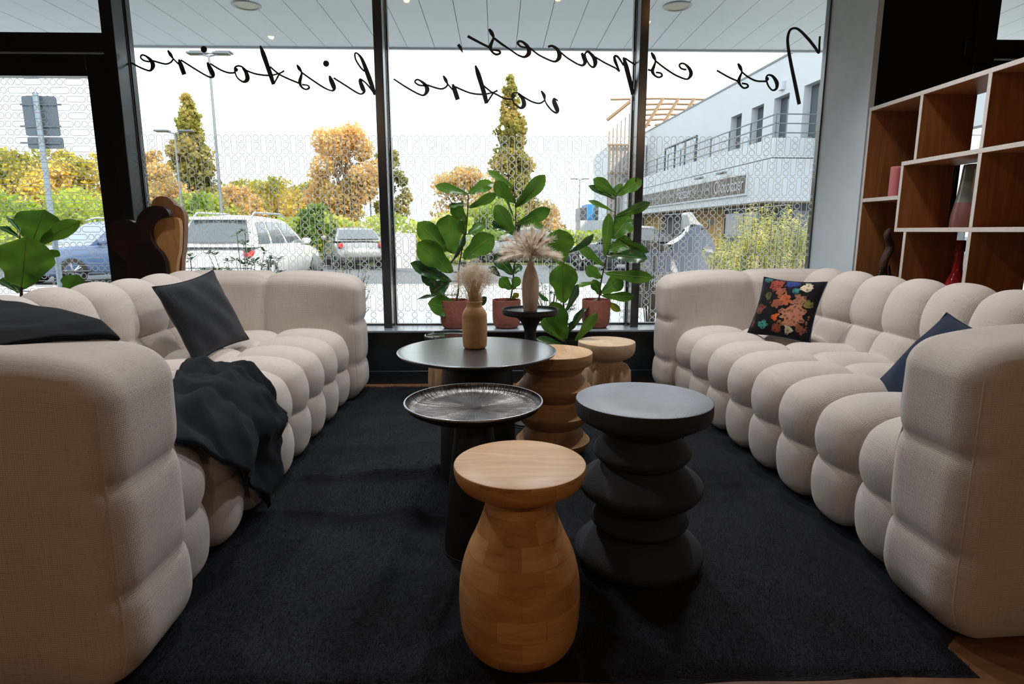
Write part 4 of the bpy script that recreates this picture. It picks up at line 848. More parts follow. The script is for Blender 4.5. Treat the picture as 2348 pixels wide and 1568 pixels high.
fig('leafy fiddle-leaf fig standing low between pedestal and log stool', (1220, 380), 0.26786, 3.42,
    [(290, 1640), (290, 1480), (280, 1300), (268, 1170), (255, 1000), (245, 840)],
    [(245, 845, 228, 542, 245, -4, -0.04), (160, 562, -5, 492, 55, 20, 0.02), (305, 745, 535, 600, 50, 60, -0.05, 'figdark'), (266, 1172, 268, 838, 240, 6, -0.08), (288, 1482, 170, 1165, 190, -10, -0.07), (370, 1500, 552, 1268, 90, 12, -0.09),
     (320, 1420, 440, 1218, 45, 60, -0.06, 'figdark'), (300, 1430, 365, 1330, 60, 20, 0.0, 'figdark'), (290, 1500, 75, 1300, 130, 20, -0.02), (300, 1560, 30, 1470, 80, 30, 0.02, 'figdark'), (285, 1250, 395, 1010, 70, 40, 0.03, 'figdark')],
    pot=(c.x, 3.45, 0.085, 0.17), seed=4, root_z=ZR)
c = at_y(50, 690, 2.75)
fig('big-leaved fig behind the left sofa before the glazed door', (0, 440), 0.18739, 2.75,
    [(300, 2050), (280, 1700), (265, 1320), (258, 1150), (250, 800), (245, 560)],
    [(395, 610, 540, 238, 470, 6, -0.05), (490, 622, 945, 365, 190, -14, -0.04), (262, 1165, 325, 575, 560, 4, -0.14), (600, 800, 705, 720, 110, 20, 0.0), (240, 565, -10, 415, 70, 58, -0.03, 'figdark'), (245, 505, 90, 295, 55, 60, 0.02, 'figdark'),
     (240, 1225, 30, 1030, 160, 15, 0.02, 'figdark'), (225, 1235, -20, 1065, 60, 60, -0.05, 'figdark'), (800, 1260, 960, 1020, 250, 8, -0.02), (262, 1200, 330, 1130, 60, 30, 0.0), (100, 1600, -200, 1400, 200), (400, 1500, 640, 1300, 200)],
    pot=(c.x - 0.02, 2.75, 0.13, 0.24), seed=5, root_z=0.002, stem_r=(0.009, 0.004))

# ================================================================== wooden sculpture behind the left sofa
M['darkpaint'] = mat('dark_painted_wood', (0.006, 0.005, 0.005), 0.4, col2=(0.030, 0.008, 0.008), scale=9.0, spec=0.5)
M['palewood'] = wood_mat('honey_plywood', (0.36, 0.17, 0.055), (0.56, 0.30, 0.11), 0.45, (5, 1, 1), 5.0)
M['brownwood'] = wood_mat('brown_plywood', (0.16, 0.07, 0.028), (0.30, 0.145, 0.06), 0.45, (5, 1, 1), 5.0)
ZS = 0.18739
def zo(x, y): return (x * ZS, 440 + y * ZS)
def slab(name, pts, Y, th, m, root, skew=0.0, smooth_n=5, extra=()):
    P = smoothpath([zo(*q) for q in pts] + [zo(*pts[0])], smooth_n)[:-1]
    W = [at_y(px, py, Y) for px, py in P]
    mb = MB(); mb.prism([(k, 0) for k in range(len(W))], lambda k, _: W[k] + Vector((0, skew * (W[k].x - W[0].x), 0)), lambda k, _: W[k] + Vector((0, th + skew * (W[k].x - W[0].x), 0)))
    o = mb.build(name, m, root, bevel=0.004); o.data.transform(Matrix.Translation(-Vector(root.location))); return o
r0 = at_y(330, 640, 3.6); sc_ = thing('wooden_sculpture', 'curvy layered wooden sculpture with dark painted front behind the left sofa', 'sculpture', (r0.x, 3.6, 0.001))
slab('dark_front', [(1520, 1120), (1560, 980), (1545, 870), (1470, 780), (1360, 690), (1305, 580), (1305, 470), (1360, 380), (1460, 340), (1580, 345), (1655, 375), (1690, 290), (1770, 205), (1870, 170), (1980, 180), (2050, 235), (2060, 300), (1960, 322), (1880, 362), (1838, 440), (1842, 560), (1892, 665), (1970, 750), (2020, 860), (2035, 1000), (2040, 1300), (2040, 2950), (1480, 2950), (1480, 1300)], 3.55, 0.04, M['darkpaint'], sc_)
slab('pale_panel', [(2070, 1100), (2040, 900), (1980, 770), (1890, 660), (1840, 560), (1835, 440), (1880, 360), (1960, 318), (2060, 315), (2190, 350), (2195, 700), (2150, 1100), (2130, 2950), (2050, 2950)], 3.60, 0.035, M['palewood'], sc_, smooth_n=4)
slab('arched_back', [(1760, 1100), (1790, 500), (1850, 160), (1890, 85), (1960, 52), (2050, 65), (2110, 120), (2135, 155), (2200, 185), (2245, 260), (2256, 400), (2245, 700), (2220, 1000), (2190, 2950), (1720, 2950)], 3.645, 0.035, M['brownwood'], sc_, smooth_n=4)
slab('arched_back_rear', [(1790, 1100), (1820, 500), (1880, 165), (1920, 95), (1985, 62), (2070, 75), (2130, 130), (2160, 162), (2215, 195), (2258, 265), (2268, 400), (2257, 700), (2232, 1000), (2202, 2950), (1750, 2950)], 3.69, 0.035, M['brownwood'], sc_, smooth_n=4)

# ================================================================== bookcase
BX = 2.100; BD = 0.27; TH = 0.021
bc = thing('bookcase', 'tall open walnut bookcase with white edges behind the right sofa', 'bookcase', (BX, 3.565, 0.001))
def board(name, y0, y1, z0, z1):
    MB().box(0, BD, y0 - 3.565, y1 - 3.565, z0 - 0.001, z1 - 0.001, front=(4, 1)).build(name, [M['walnut'], M['edge']], bc, bevel=0.0012)
Yn, Yf = 2.08, 3.565; zt = 1.652
board('top_board', Yn, Yf, zt - TH, zt)
board('end_panel', Yf - TH, Yf, 0.001, zt - TH); board('end_panel', Yn, Yn + TH, 0.001, zt - TH)
Y3 = 2.705; Y1 = 3.13; Y2 = 3.222; Y4 = 3.144
for a, b in ((0.001, 0.068), (0.089, 0.50), (0.521, 0.966), (0.987, 1.303), (1.324, zt - TH)): board('divider', Y3 - TH / 2, Y3 + TH / 2, a, b)
board('shelf', Yn + TH, Y2 + TH / 2, 1.303, 1.324)
board('shelf', Yn + TH, Y2 + TH / 2, 0.966, 0.987)
board('divider', Y1 - TH / 2, Y1 + TH / 2, 1.324, zt - TH)
board('divider', Y2 - TH / 2, Y2 + TH / 2, 0.987, 1.303)
board('shelf', Y2 + TH / 2, Yf - TH, 1.133, 1.154)
board('divider', Y4 - TH / 2, Y4 + TH / 2, 0.521, 0.966)
board('shelf', Yn + TH, Yf - TH, 0.50, 0.521); board('shelf', Yn + TH, Yf - TH, 0.068, 0.089)
# things on its shelves
t = thing('pillar_candle', 'pink pillar candle on the upper far shelf of the bookcase', 'candle', (2.188, 3.40, 1.1545))
MB().lathe(fine([(0, 0.0), (0.028, 0.0), (0.030, 0.003), (0.030, 0.150), (0.027, 0.156), (0.012, 0.150), (0, 0.146)], 3), 32).build('wax', mat('pink_wax', (0.62, 0.20, 0.22), 0.5, spec=0.4), t, smooth=True)
MB().tube([(0, 0, 0.144), (0.001, 0, 0.152), (0.003, 0, 0.160)], 0.0012, 5).build('wick', M['soil'], t)
t = thing('table_lamp', 'two-tone vase with grey upper and plum lower body in the bookcase', 'vase', (2.285, 2.955, 0.9875))
t['category'] = 'vase'; t.name = 'two_tone_vase'
MB().lathe(fine([(0, 0), (0.072, 0.0), (0.08, 0.008), (0.078, 0.06), (0.068, 0.118)], 4), 40).build('lower_body', mat('plum_glaze', (0.16, 0.06, 0.05), 0.35), t, smooth=True)
MB().lathe(fine([(0.068, 0.118), (0.062, 0.16), (0.056, 0.22), (0.052, 0.285), (0.048, 0.287), (0.050, 0.2)], 4), 40).build('upper_body', mat('grey_glaze', (0.16, 0.165, 0.14), 0.2, spec=0.6), t, smooth=True)
t = thing('bottle', 'red glass bottle with a dark cap on the lower bookcase shelf', 'bottle', (2.272, 2.975, 0.5215))
MB().lathe(fine([(0, 0), (0.045, 0.0), (0.048, 0.01), (0.048, 0.16), (0.040, 0.21), (0.022, 0.26), (0.018, 0.36)], 4), 32).build('body', mat('red_glass', (0.28, 0.012, 0.010), 0.1, spec=0.7), t, smooth=True)
MB().lathe([(0.020, 0.35), (0.022, 0.352), (0.022, 0.40), (0.019, 0.405), (0, 0.405)], 24).build('cap', mat('red_foil', (0.20, 0.015, 0.012), 0.35, 0.4), t, auto=40)
t = thing('glass_vase', 'clear bell-shaped glass with a twisted dry stem in the far lower shelf', 'vase', (2.182, 3.40, 0.5215))
MB().lathe(fine([(0, 0.004), (0.058, 0.002), (0.062, 0.01), (0.058, 0.06), (0.044, 0.16), (0.026, 0.24), (0.022, 0.26)], 4), 32).build('glass_body', glass_mat('clear_glass', (0.86, 0.90, 0.88), 0.02), t, smooth=True)
MB().tube([Vector(q) for q in smoothpath([(0, 0, 0.01), (0.01, 0.01, 0.15), (-0.012, 0.0, 0.27), (0.02, 0.01, 0.36), (-0.016, -0.01, 0.43), (0.004, 0.0, 0.46)], 6)], [0.010 + 0.012 * sin(k / 30 * pi) for k in range(31)], 8).build('dry_stem', mat('dark_dry_stem', (0.05, 0.022, 0.012), 0.7, bump=0.5), t, smooth=True)

# ================================================================== room lamps that glint in the glass, plus added spots standing in for daylight
M['bulb'] = mat('warm_bulb', (1, 0.8, 0.5), 0.3, emit=(1.0, 0.55, 0.2, 60.0))
def spot(label, loc, energy, aim, size=1.9, col=(1.0, 0.66, 0.38), blend=0.9, soft=0.10):
    t = thing('room_or_fill_lamp', label, 'lamp', loc)
    MB().lathe([(0.0, 0.13), (0.05, 0.13), (0.05, 0.12), (0.012, 0.118), (0.012, 0.05), (0.055, 0.045), (0.065, 0.0), (0.060, 0.0), (0.05, 0.04), (0.0, 0.042)], 24).build('housing', M['black_metal'], t, auto=40)
    MB().lathe([(0.0, -0.004), (0.016, 0.0), (0.024, 0.014), (0.022, 0.030), (0.0, 0.040)], 16).build('bulb', M['bulb'], t, smooth=True)
    ld = bpy.data.lights.new('lamp_light', 'SPOT'); lo = bpy.data.objects.new('lamp_light', ld); link(lo, t)
    ld.energy = energy; ld.color = col; ld.spot_size = size; ld.spot_blend = blend; ld.shadow_soft_size = soft
    lo.location = (0, 0, -0.03); lo.rotation_euler = (Vector(aim) - Vector(loc)).to_track_quat('-Z', 'Y').to_euler()
    return t
NW = (0.97, 0.975, 1.0)
for lab, loc, e in (('ceiling spotlight over the left sofa', (-1.95, 2.45, 2.615), 82), ('added ceiling spotlight in place of daylight, beside the left mullion', (-0.65, 3.35, 2.615), 92),
                    ('added ceiling spotlight in place of daylight, above the potted figs', (0.45, 3.40, 2.615), 92), ('ceiling spotlight over the right sofa', (1.22, 2.9, 2.615), 82)):
    spot(lab, loc, e, (loc[0], loc[1] - 0.9, 0), 2.5, NW)  # neutral beams stand in for window daylight; the spots nearest the glass are added
for k, (x, y, e) in enumerate(((-2.2, -1.6, 24), (0.1, -2.0, 30), (2.4, -1.6, 24))):
    spot(('warm ceiling lamp behind the viewer, above the left aisle', 'warm ceiling lamp behind the viewer, above the middle aisle', 'warm ceiling lamp behind the viewer, above the right aisle')[k], (x, y, 2.615), e, (x * 0.4, 1.6, 0.3), 2.4, soft=0.03)

# ================================================================== outside: trees
def leafy(mb, c, d, s, rnd):
    d = d.normalized(); o = d.orthogonal().normalized(); o = Matrix.Rotation(rnd.uniform(0, 6.28), 3, d) @ o
    mb.quad(c - o * s * 0.5, c + d * s * 0.5, c + o * s * 0.5, c - d * s * 0.5)
def pal(name, a, b, c=None, t=0.45, s=0.35): M[name] = leaf_mat(name, a, b, t, 0.6, s, c)
pal('conifer_green', (0.09, 0.10, 0.02), (0.34, 0.31, 0.07), (0.55, 0.40, 0.13))
pal('autumn_orange', (0.42, 0.31, 0.10), (0.74, 0.50, 0.20), (0.82, 0.58, 0.28))
pal('autumn_gold', (0.34, 0.34, 0.05), (0.74, 0.58, 0.12), (0.82, 0.54, 0.16))
pal('fresh_green', (0.12, 0.22, 0.03), (0.40, 0.50, 0.07), (0.62, 0.58, 0.12))
pal('deep_green', (0.05, 0.12, 0.02), (0.18, 0.29, 0.05), (0.36, 0.38, 0.07))
M['bark'] = mat('bark', (0.11, 0.075, 0.05), 0.9, var=0.3, scale=6, bump=0.6, bscale=20)
def tree(name, label, px, D, top, half, kind, pal_, n=5200, leaf=0.17, seed=1, group='trees beyond the car park', base_frac=0.12, gz=GZ):
    rnd = random.Random(seed); c = at_y(px, 530, D); H = at_y(px, top, D).z - gz; R = half * D / F
    t = thing(name, label, 'tree', (c.x, D, gz), group=group); mb = MB()
    tr = MB().tube([(0, 0, 0), (0.05, 0.02, H * 0.3), (0, 0, H * 0.6), (0.02, 0, H * 0.93)], [0.03 * H ** 0.9 * 0.9, 0.022 * H ** 0.9, 0.013 * H ** 0.9, 0.01], 8)
    if kind == 'cone':
        blobs = []
        for k in range(300):
            f = rnd.random() ** 1.1; z = H * (0.08 + 0.90 * f); rr = R * (1 - f) ** 0.7 * (0.92 + 0.16 * sin(z * 2.3)); a = rnd.uniform(0, 6.28); q = rnd.uniform(0.45, 1.0)
            blobs.append((Vector((rr * q * cos(a), rr * q * sin(a), z)), R * (0.09 + 0.15 * (1 - f))))
        blobs.append((Vector((0, 0, H * 0.985)), R * 0.05))
    else:
        blobs = []
        for k in range(46):
            a = rnd.uniform(0, 6.28); f = rnd.random(); z = H * (base_frac + 0.22 + (0.74 - base_frac) * f); rr = R * math.sqrt(max(0.05, 1 - ((f - 0.42) / 0.62) ** 2)); q = math.sqrt(rnd.random())
            blobs.append((Vector((rr * q * cos(a) * 0.85, rr * q * sin(a) * 0.85, z * 0.97)), R * rnd.uniform(0.16, 0.30)))
            if k % 4 == 0:
                tr.tube([(0, 0, H * 0.3), Vector((0, 0, H * 0.3)).lerp(blobs[-1][0], 0.55) + Vector((0, 0, 0.1)), blobs[-1][0]], [0.05, 0.03, 0.01], 5)
    vol = [b[1] ** 2 for b in blobs]; tot = sum(vol)
    for (bc_, br) in blobs:
        for k in range(max(6, int(n * br ** 2 / tot))):
            d = Vector((rnd.gauss(0, 1), rnd.gauss(0, 1), rnd.gauss(0, 1))).normalized(); p_ = bc_ + d * br * rnd.uniform(0.55, 1.05) * Vector((1, 1, 0.8)).length / 1.62
            leafy(mb, p_, d + Vector((rnd.gauss(0, 0.7), rnd.gauss(0, 0.7), rnd.gauss(0, 0.7))), leaf * rnd.uniform(0.6, 1.3), rnd)
    tr.build('trunk', M['bark'], t, smooth=True)
    mb.build('foliage', M[pal_], t)['kind'] = 'stuff'
    return t
tree('conifer', 'tall green conifer behind the lamp posts, beside the roadside sign', 455, 42, 212, 78, 'cone', 'conifer_green', 15000, 0.24, 1)
tree('conifer', 'tallest pointed conifer rising behind the figs in the middle pane', 1170, 48, 168, 68, 'cone', 'conifer_green', 16000, 0.26, 22)
tree('autumn_tree', 'large orange autumn tree left of the fig mullion', 800, 36, 292, 100, 'round', 'autumn_orange', 13000, 0.18, 3)
tree('autumn_tree', 'slim green and gold tree just behind the left mullion', 893, 40, 335, 50, 'round', 'conifer_green', 5000, 0.17, 4)
tree('autumn_tree', 'low orange tree before the pointed conifer', 1062, 44, 385, 90, 'round', 'autumn_orange', 6000, 0.2, 5)
tree('autumn_tree', 'yellow tree filling the lower door glass behind the road sign', 60, 27, 335, 130, 'round', 'autumn_gold', 7000, 0.16, 6)
tree('autumn_tree', 'golden tree in the door glass right of the road sign', 205, 29, 345, 95, 'round', 'autumn_gold', 6000, 0.16, 7)
tree('autumn_tree', 'rusty tree just right of the door post', 350, 38, 335, 60, 'round', 'autumn_orange', 4500, 0.17, 8)
tree('autumn_tree', 'small orange tree behind the tall lamp post', 545, 31, 425, 66, 'round', 'autumn_orange', 4500, 0.15, 9)
tree('autumn_tree', 'yellow-green tree above the roof of the white car', 640, 33, 408, 80, 'round', 'autumn_gold', 5500, 0.15, 10)
tree('green_tree', 'small leafy green tree right of the white car roof', 722, 25, 470, 52, 'round', 'deep_green', 4200, 0.13, 11)
tree('green_tree', 'bright green tree below the pointed conifer', 1130, 40, 455, 70, 'round', 'fresh_green', 5000, 0.16, 12)
tree('green_tree', 'fresh green low tree between the conifer and white car', 470, 30, 440, 90, 'round', 'fresh_green', 5500, 0.16, 13)
tree('green_tree', 'green undergrowth tree low in the door glass', 120, 23, 440, 160, 'round', 'fresh_green', 6000, 0.14, 14, base_frac=0.0)
tree('autumn_tree', 'pale orange tree at the edge of the far office building', 1245, 52, 470, 60, 'round', 'autumn_orange', 3500, 0.2, 15)
tree('autumn_tree', 'wide gold tree behind the white car, right of the tall lamp post', 590, 38, 425, 120, 'round', 'autumn_gold', 9000, 0.19, 16)
tree('autumn_tree', 'wide green-gold tree filling the gap left of the left mullion', 730, 40, 430, 100, 'round', 'autumn_gold', 8000, 0.19, 17)
tree('autumn_tree', 'orange undergrowth tree behind the slender lamp post', 400, 34, 420, 90, 'round', 'autumn_orange', 7000, 0.18, 18)
def hedge(name, label, x0, x1, y0, y1, z1, pal_, n, leaf, seed, z0=GZ):
    rnd = random.Random(seed); mb = MB(); cx, cy_ = (x0 + x1) / 2, (y0 + y1) / 2
    for k in range(n):
        x = rnd.uniform(x0, x1); z = z0 + (z1 - z0) * rnd.random() ** 0.7 * (0.8 + 0.2 * noise.noise((x * 0.8, seed, 0))); y = rnd.uniform(y0, y1)
        leafy(mb, Vector((x - cx, y - cy_, z - z0)), Vector((rnd.gauss(0, 1), rnd.gauss(-0.6, 1), rnd.gauss(0.3, 1))), leaf * rnd.uniform(0.6, 1.3), rnd)
    o = mb.build(name, M[pal_], None, loc=(cx, cy_, z0)); return tag(o, label, 'hedge', kind='stuff')
hedge('hedge', 'long yellow-green hedge behind the parked cars', -22, -1.0, 24.5, 26.5, 2.0, 'fresh_green', 11000, 0.16, 3)
hedge('hedge', 'low green hedge beyond the car park behind the figs', -0.6, 5.5, 27, 28.5, 1.3, 'fresh_green', 3200, 0.15, 4)

# ------------------------------------------------------------------ shrubs close to the window
def shrub(name, label, px, py_top, Y, half, pal_, n, L, Wd, seed, rosette=True, gz=GZ, flowers=None):
    rnd = random.Random(seed); c = at_y(px, 600, Y); H = at_y(px, py_top, Y).z - gz; R = half * Y / F
    t = thing(name, label, 'shrub', (c.x, Y, gz), group='shrubs outside the window'); st = MB(); lv = MB(); fl = MB()
    for k in range(n):
        a = rnd.uniform(0, 6.28); q = math.sqrt(rnd.random()); tip = Vector((R * q * cos(a), R * 0.7 * q * sin(a), H * (1 - 0.35 * q * q) * rnd.uniform(0.45, 1.0)))
        st.tube([(tip.x * 0.2, tip.y * 0.2, 0), tip * 0.5 + Vector((0, 0, 0.05)), tip], [0.008, 0.005, 0.003], 5)
        m = rnd.randint(7, 11)
        for j in range(m):
            b = 6.28 * j / m + rnd.uniform(-0.3, 0.3); d = Vector((cos(b), sin(b), rnd.uniform(-0.25, 0.6))).normalized(); s = d.cross(Vector((0, 0, 1))).normalized(); nrm_ = s.cross(d)
            l = L * rnd.uniform(0.7, 1.15); o = tip + d * 0.01
            P = [o, o + d * l * 0.35 + nrm_ * l * 0.06, o + d * l * 0.7 + nrm_ * l * 0.05, o + d * l - nrm_ * l * 0.05]; ws = [0.15, 1, 0.85, 0.05]
            for i in range(3): lv.quad(P[i] - s * Wd * ws[i] / 2, P[i] + s * Wd * ws[i] / 2, P[i + 1] + s * Wd * ws[i + 1] / 2, P[i + 1] - s * Wd * ws[i + 1] / 2)
        if flowers and rnd.random() < 0.6:
            for j in range(26): leafy(fl, tip + Vector((rnd.gauss(0, 0.03), rnd.gauss(0, 0.03), rnd.gauss(0.03, 0.03))), Vector((rnd.gauss(0, 1), rnd.gauss(0, 1), rnd.gauss(0, 1))), 0.016, rnd)
    st.build('stems', M['bark'], t, smooth=True); lv.build('foliage', M[pal_], t)['kind'] = 'stuff'
    if flowers: fl.build('flower_heads', M[flowers], t)['kind'] = 'stuff'
    return t
M['shrubleaf'] = leaf_mat('shrub_leaf', (0.018, 0.060, 0.015), (0.072, 0.144, 0.036), 0.3, 0.3, 5.0)
M['dryflower'] = leaf_mat('dry_flower', (0.372, 0.300, 0.228), (0.510, 0.468, 0.372), 0.4, 0.8, 20.0)
M['paleleaf'] = leaf_mat('pale_leaf', (0.180, 0.204, 0.084), (0.348, 0.330, 0.180), 0.4, 0.6, 5.0)
shrub('shrub', 'leafy green shrub before the tail of the white car', 555, 528, 6.4, 115, 'shrubleaf', 70, 0.11, 0.034, 1)
shrub('shrub', 'small leafy shrub beside the wooden sculpture', 440, 530, 6.6, 40, 'shrubleaf', 24, 0.11, 0.034, 2)
shrub('shrub', 'pale dry-flowered shrub right of the white car', 800, 562, 7.2, 55, 'paleleaf', 40, 0.05, 0.012, 3, flowers='dryflower')
shrub('shrub', 'pinkish dry-flowered shrub beside the right mullion', 1500, 500, 6.6, 45, 'paleleaf', 34, 0.05, 0.012, 4, flowers='dryflower')
shrub('shrub', 'green shrub low behind the second fig pot', 1262, 590, 7.0, 55, 'shrubleaf', 30, 0.08, 0.03, 5)
shrub('shrub', 'white-flowered shrub behind the first fig pot', 1040, 630, 7.0, 60, 'paleleaf', 30, 0.05, 0.014, 6, flowers='dryflower')
# bamboo-like hedge in front of the white building
rnd = random.Random(21); bt = thing('bamboo_clump', 'feathery yellow-green bamboo clump before the white building', 'shrub', (at_y(1760, 530, 17).x, 17, GZ)); lv, st = MB(), MB()
Rb = 125 * 17 / F; Hb = at_y(1760, 470, 17).z - GZ
for k in range(170):
    x = rnd.uniform(-1, 1) * Rb; y = rnd.uniform(-0.7, 0.7); h = Hb * rnd.uniform(0.5, 1.05) * (1 - 0.25 * (x / Rb) ** 2 - (0.25 if x < -0.5 * Rb else 0)); lean = Vector((rnd.gauss(0, 0.16), rnd.gauss(0, 0.12), 0)); P = [Vector((x, y, 0)) + lean * f * f + Vector((0, 0, h * f)) for f in (0, 0.35, 0.7, 1)]
    st.tube(P, [0.010, 0.008, 0.006, 0.003], 5)
    for q in range(60):
        f = rnd.uniform(0.12, 1); o = Vector((x, y, 0)) + lean * f * f + Vector((0, 0, h * f)); d = Vector((rnd.gauss(0, 1), rnd.gauss(0, 1), rnd.gauss(0.0, 0.6))).normalized(); s = d.orthogonal().normalized(); l = rnd.uniform(0.09, 0.17)
        lv.quad(o, o + d * l * 0.5 + s * 0.010, o + d * l + Vector((0, 0, -0.03)), o + d * l * 0.5 - s * 0.010)
pal('bamboo_leaf', (0.22, 0.27, 0.05), (0.55, 0.54, 0.12), (0.78, 0.70, 0.28), 0.45, 1.6)
st.build('canes', M['bark'], bt, smooth=True); lv.build('foliage', M['bamboo_leaf'], bt)['kind'] = 'stuff'

# ------------------------------------------------------------------ cars
M['tyre'] = mat('tyre_rubber', (0.012, 0.012, 0.013), 0.8); M['alloy'] = mat('alloy', (0.55, 0.56, 0.58), 0.3, 0.9)
M['carglass'] = mat('car_glass', (0.05, 0.065, 0.08), 0.05, spec=0.8, coat=1.0); M['taillamp'] = mat('tail_lamp', (0.55, 0.02, 0.02), 0.15, spec=0.7); M['headlamp'] = mat('head_lamp', (0.75, 0.78, 0.8), 0.08, spec=0.8)
M['blackplastic'] = mat('black_plastic', (0.015, 0.015, 0.017), 0.55)
def car(label, loc, heading, paint, L=4.5, Wd=1.84, H=1.66, belt=0.98, kind='suv', group='parked cars', name='car'):
    "x forward; sections lofted from tail to nose"
    t = thing(name, label, 'car', loc, heading, group); hw = Wd / 2; x0 = -L / 2; g = 0.22
    if kind == 'suv': prof = [(0.0, 0.45, 0.60, 0.90), (0.03, 0.30, 0.86, 0.95), (0.10, 0.24, 0.97, 0.985), (0.25, g, 0.99, 1.0), (0.5, g, 0.985, 1.0), (0.70, g, 0.975, 1.0), (0.78, g, 0.95, 0.99), (0.90, 0.24, 0.86, 0.96), (0.97, 0.28, 0.74, 0.88), (1.0, 0.40, 0.60, 0.74)]
    else: prof = [(0.0, 0.42, 0.62, 0.86), (0.03, 0.30, 0.84, 0.94), (0.12, 0.24, 0.92, 0.985), (0.3, g, 0.94, 1.0), (0.55, g, 0.93, 1.0), (0.70, g, 0.90, 1.0), (0.80, g, 0.86, 0.99), (0.92, 0.24, 0.76, 0.94), (0.98, 0.28, 0.66, 0.85), (1.0, 0.38, 0.55, 0.72)]
    mb = MB(); ring = []
    for (f, zb, zt_, wf) in prof:
        x = x0 + L * f; w_ = hw * wf; zt_ *= belt / 0.985; zm = zb + (zt_ - zb) * 0.55
        half = [(0, zb), (w_ * 0.82, zb), (w_ * 0.96, zb + 0.07), (w_, zm), (w_ * 0.985, zt_ - 0.10), (w_ * 0.93, zt_ - 0.02), (w_ * 0.6, zt_ + 0.02), (0, zt_ + 0.03)]
        ring.append([(x, y, z) for y, z in half] + [(x, -y, z) for y, z in half[-2:0:-1]])
    n = len(ring[0]); mb.grid(len(ring), n + 1, lambda i, j: ring[i][j % n]); mb.poly(ring[0]); mb.poly(ring[-1][::-1])
    mb.build('body', paint, t, smooth=True, weld=True)
    # greenhouse
    if kind == 'suv': gb, gt = (0.02, 0.70), (0.10, 0.53)
    else: gb, gt = (0.10, 0.70), (0.26, 0.54)
    xb0, xb1, xt0, xt1 = x0 + L * gb[0], x0 + L * gb[1], x0 + L * gt[0], x0 + L * gt[1]; wb, wt = hw * 0.92, hw * 0.70; zb = belt - 0.02; zt_ = H
    m2 = MB(); N = 10
    def gh(i, j):
        f = i / N; h = j / 6 if j <= 6 else 1
        a = Vector((xb0 + (xb1 - xb0) * f, wb, zb)); b = Vector((xt0 + (xt1 - xt0) * f, wt, zt_ - 0.06 - 0.05 * abs(2 * f - 0.9) ** 2.5)); q = a.lerp(b, h); q.y += 0.05 * sin(pi * h) * 0.6; return q
    secs = []
    for i in range(N + 1):
        half = [gh(i, j) for j in range(7)]; top = half[-1]; half.append(Vector((top.x, wt * 0.6, top.z + 0.05))); half.append(Vector((top.x, 0, top.z + 0.065)))
        secs.append([tuple(v) for v in half] + [(v.x, -v.y, v.z) for v in half[-2::-1]])
    m2.grid(N + 1, len(secs[0]), lambda i, j: secs[i][j]); m2.poly(secs[0]); m2.poly(secs[-1][::-1])
    m2.build('cabin', paint, t, smooth=False, auto=40)
    def sidept(f, h, s, o=0.012): q = gh(f * N, 0) if False else None; i = f * N; i0 = int(min(i, N - 1)); k = i - i0; a = gh(i0, 0).lerp(gh(i0 + 1, 0), k); b = gh(i0, 6).lerp(gh(i0 + 1, 6), k); v = a.lerp(b, h); v.y += 0.03 * sin(pi * h) + o; v.y *= s; return v
    wins = ((0.08, 0.30), (0.33, 0.60), (0.63, 0.95)) if kind == 'suv' else ((0.14, 0.44), (0.47, 0.92))
    for s in (1, -1):
        for a, b in wins:
            MB().grid(4, 7, lambda i, j: sidept(a + (b - a) * (0.03 + 0.94 * i / 3) , 0.10 + 0.77 * j / 6, s), flip=(s < 0)).build('side_window', M['carglass'], t, smooth=True)
    for (xa, xc, s, nm) in ((xb0, xt0, -1, 'rear_window'), (xb1, xt1, 1, 'windscreen')):
        a0 = Vector((xa, 0, zb)); b0 = Vector((xc, 0, zt_ - 0.06 - 0.05 * (0.9 if s < 0 else 1.1) ** 2.5)); o = Vector((s * 0.03, 0, 0.015)); p0 = a0.lerp(b0, 0.16) + o; p1 = a0.lerp(b0, 0.93) + o
        y0_, y1_ = wb * 0.90, wt * 0.93
        MB().grid(7, 2, lambda i, j: ((p0, p1)[j].x + s * 0.05 * (1 - ((i - 3) / 3) ** 2) , (-(y0_, y1_)[j]) + 2 * (y0_, y1_)[j] * i / 6, (p0, p1)[j].z)).build(nm, M['carglass'], t, smooth=True)
    if kind == 'suv':
        for s in (1, -1): MB().tube([Vector((xt0 + 0.1, s * (wt + 0.0), zt_ - 0.05)), Vector((xt0 + 0.25, s * wt, zt_ + 0.045)), Vector((xt1 - 0.3, s * wt, zt_ + 0.05)), Vector((xt1 - 0.05, s * wt, zt_ - 0.03))], 0.022, 6).build('roof_rail', M['alloy'], t, smooth=True)
        MB().box(xt0 - 0.18, xt0 + 0.05, -wt * 0.95, wt * 0.95, zt_ - 0.12, zt_ - 0.05).build('spoiler', paint, t, bevel=0.02)
    for s in (1, -1):
        MB().box(x0 - 0.012, x0 + 0.22, s * hw * 0.90 - 0.17 * (1 if s > 0 else -0), s * hw * 0.90 + 0.17 * (0 if s > 0 else 1), belt - 0.22, belt - 0.08).build('tail_lamp', M['taillamp'], t, bevel=0.02)
        MB().box(x0 + L * 0.93, x0 + L * 0.985, s * hw * 0.60 - 0.16, s * hw * 0.60 + 0.16, 0.58, 0.70).build('head_lamp', M['headlamp'], t, bevel=0.02)
        MB().lathe([(0, 0), (0.09, 0.02), (0.11, 0.08), (0.10, 0.15), (0, 0.17)], 14, (0, 0, 0)).build('mirror', paint, t, smooth=True, loc=(xb1 - 0.25, s * (hw + 0.06), belt - 0.01))
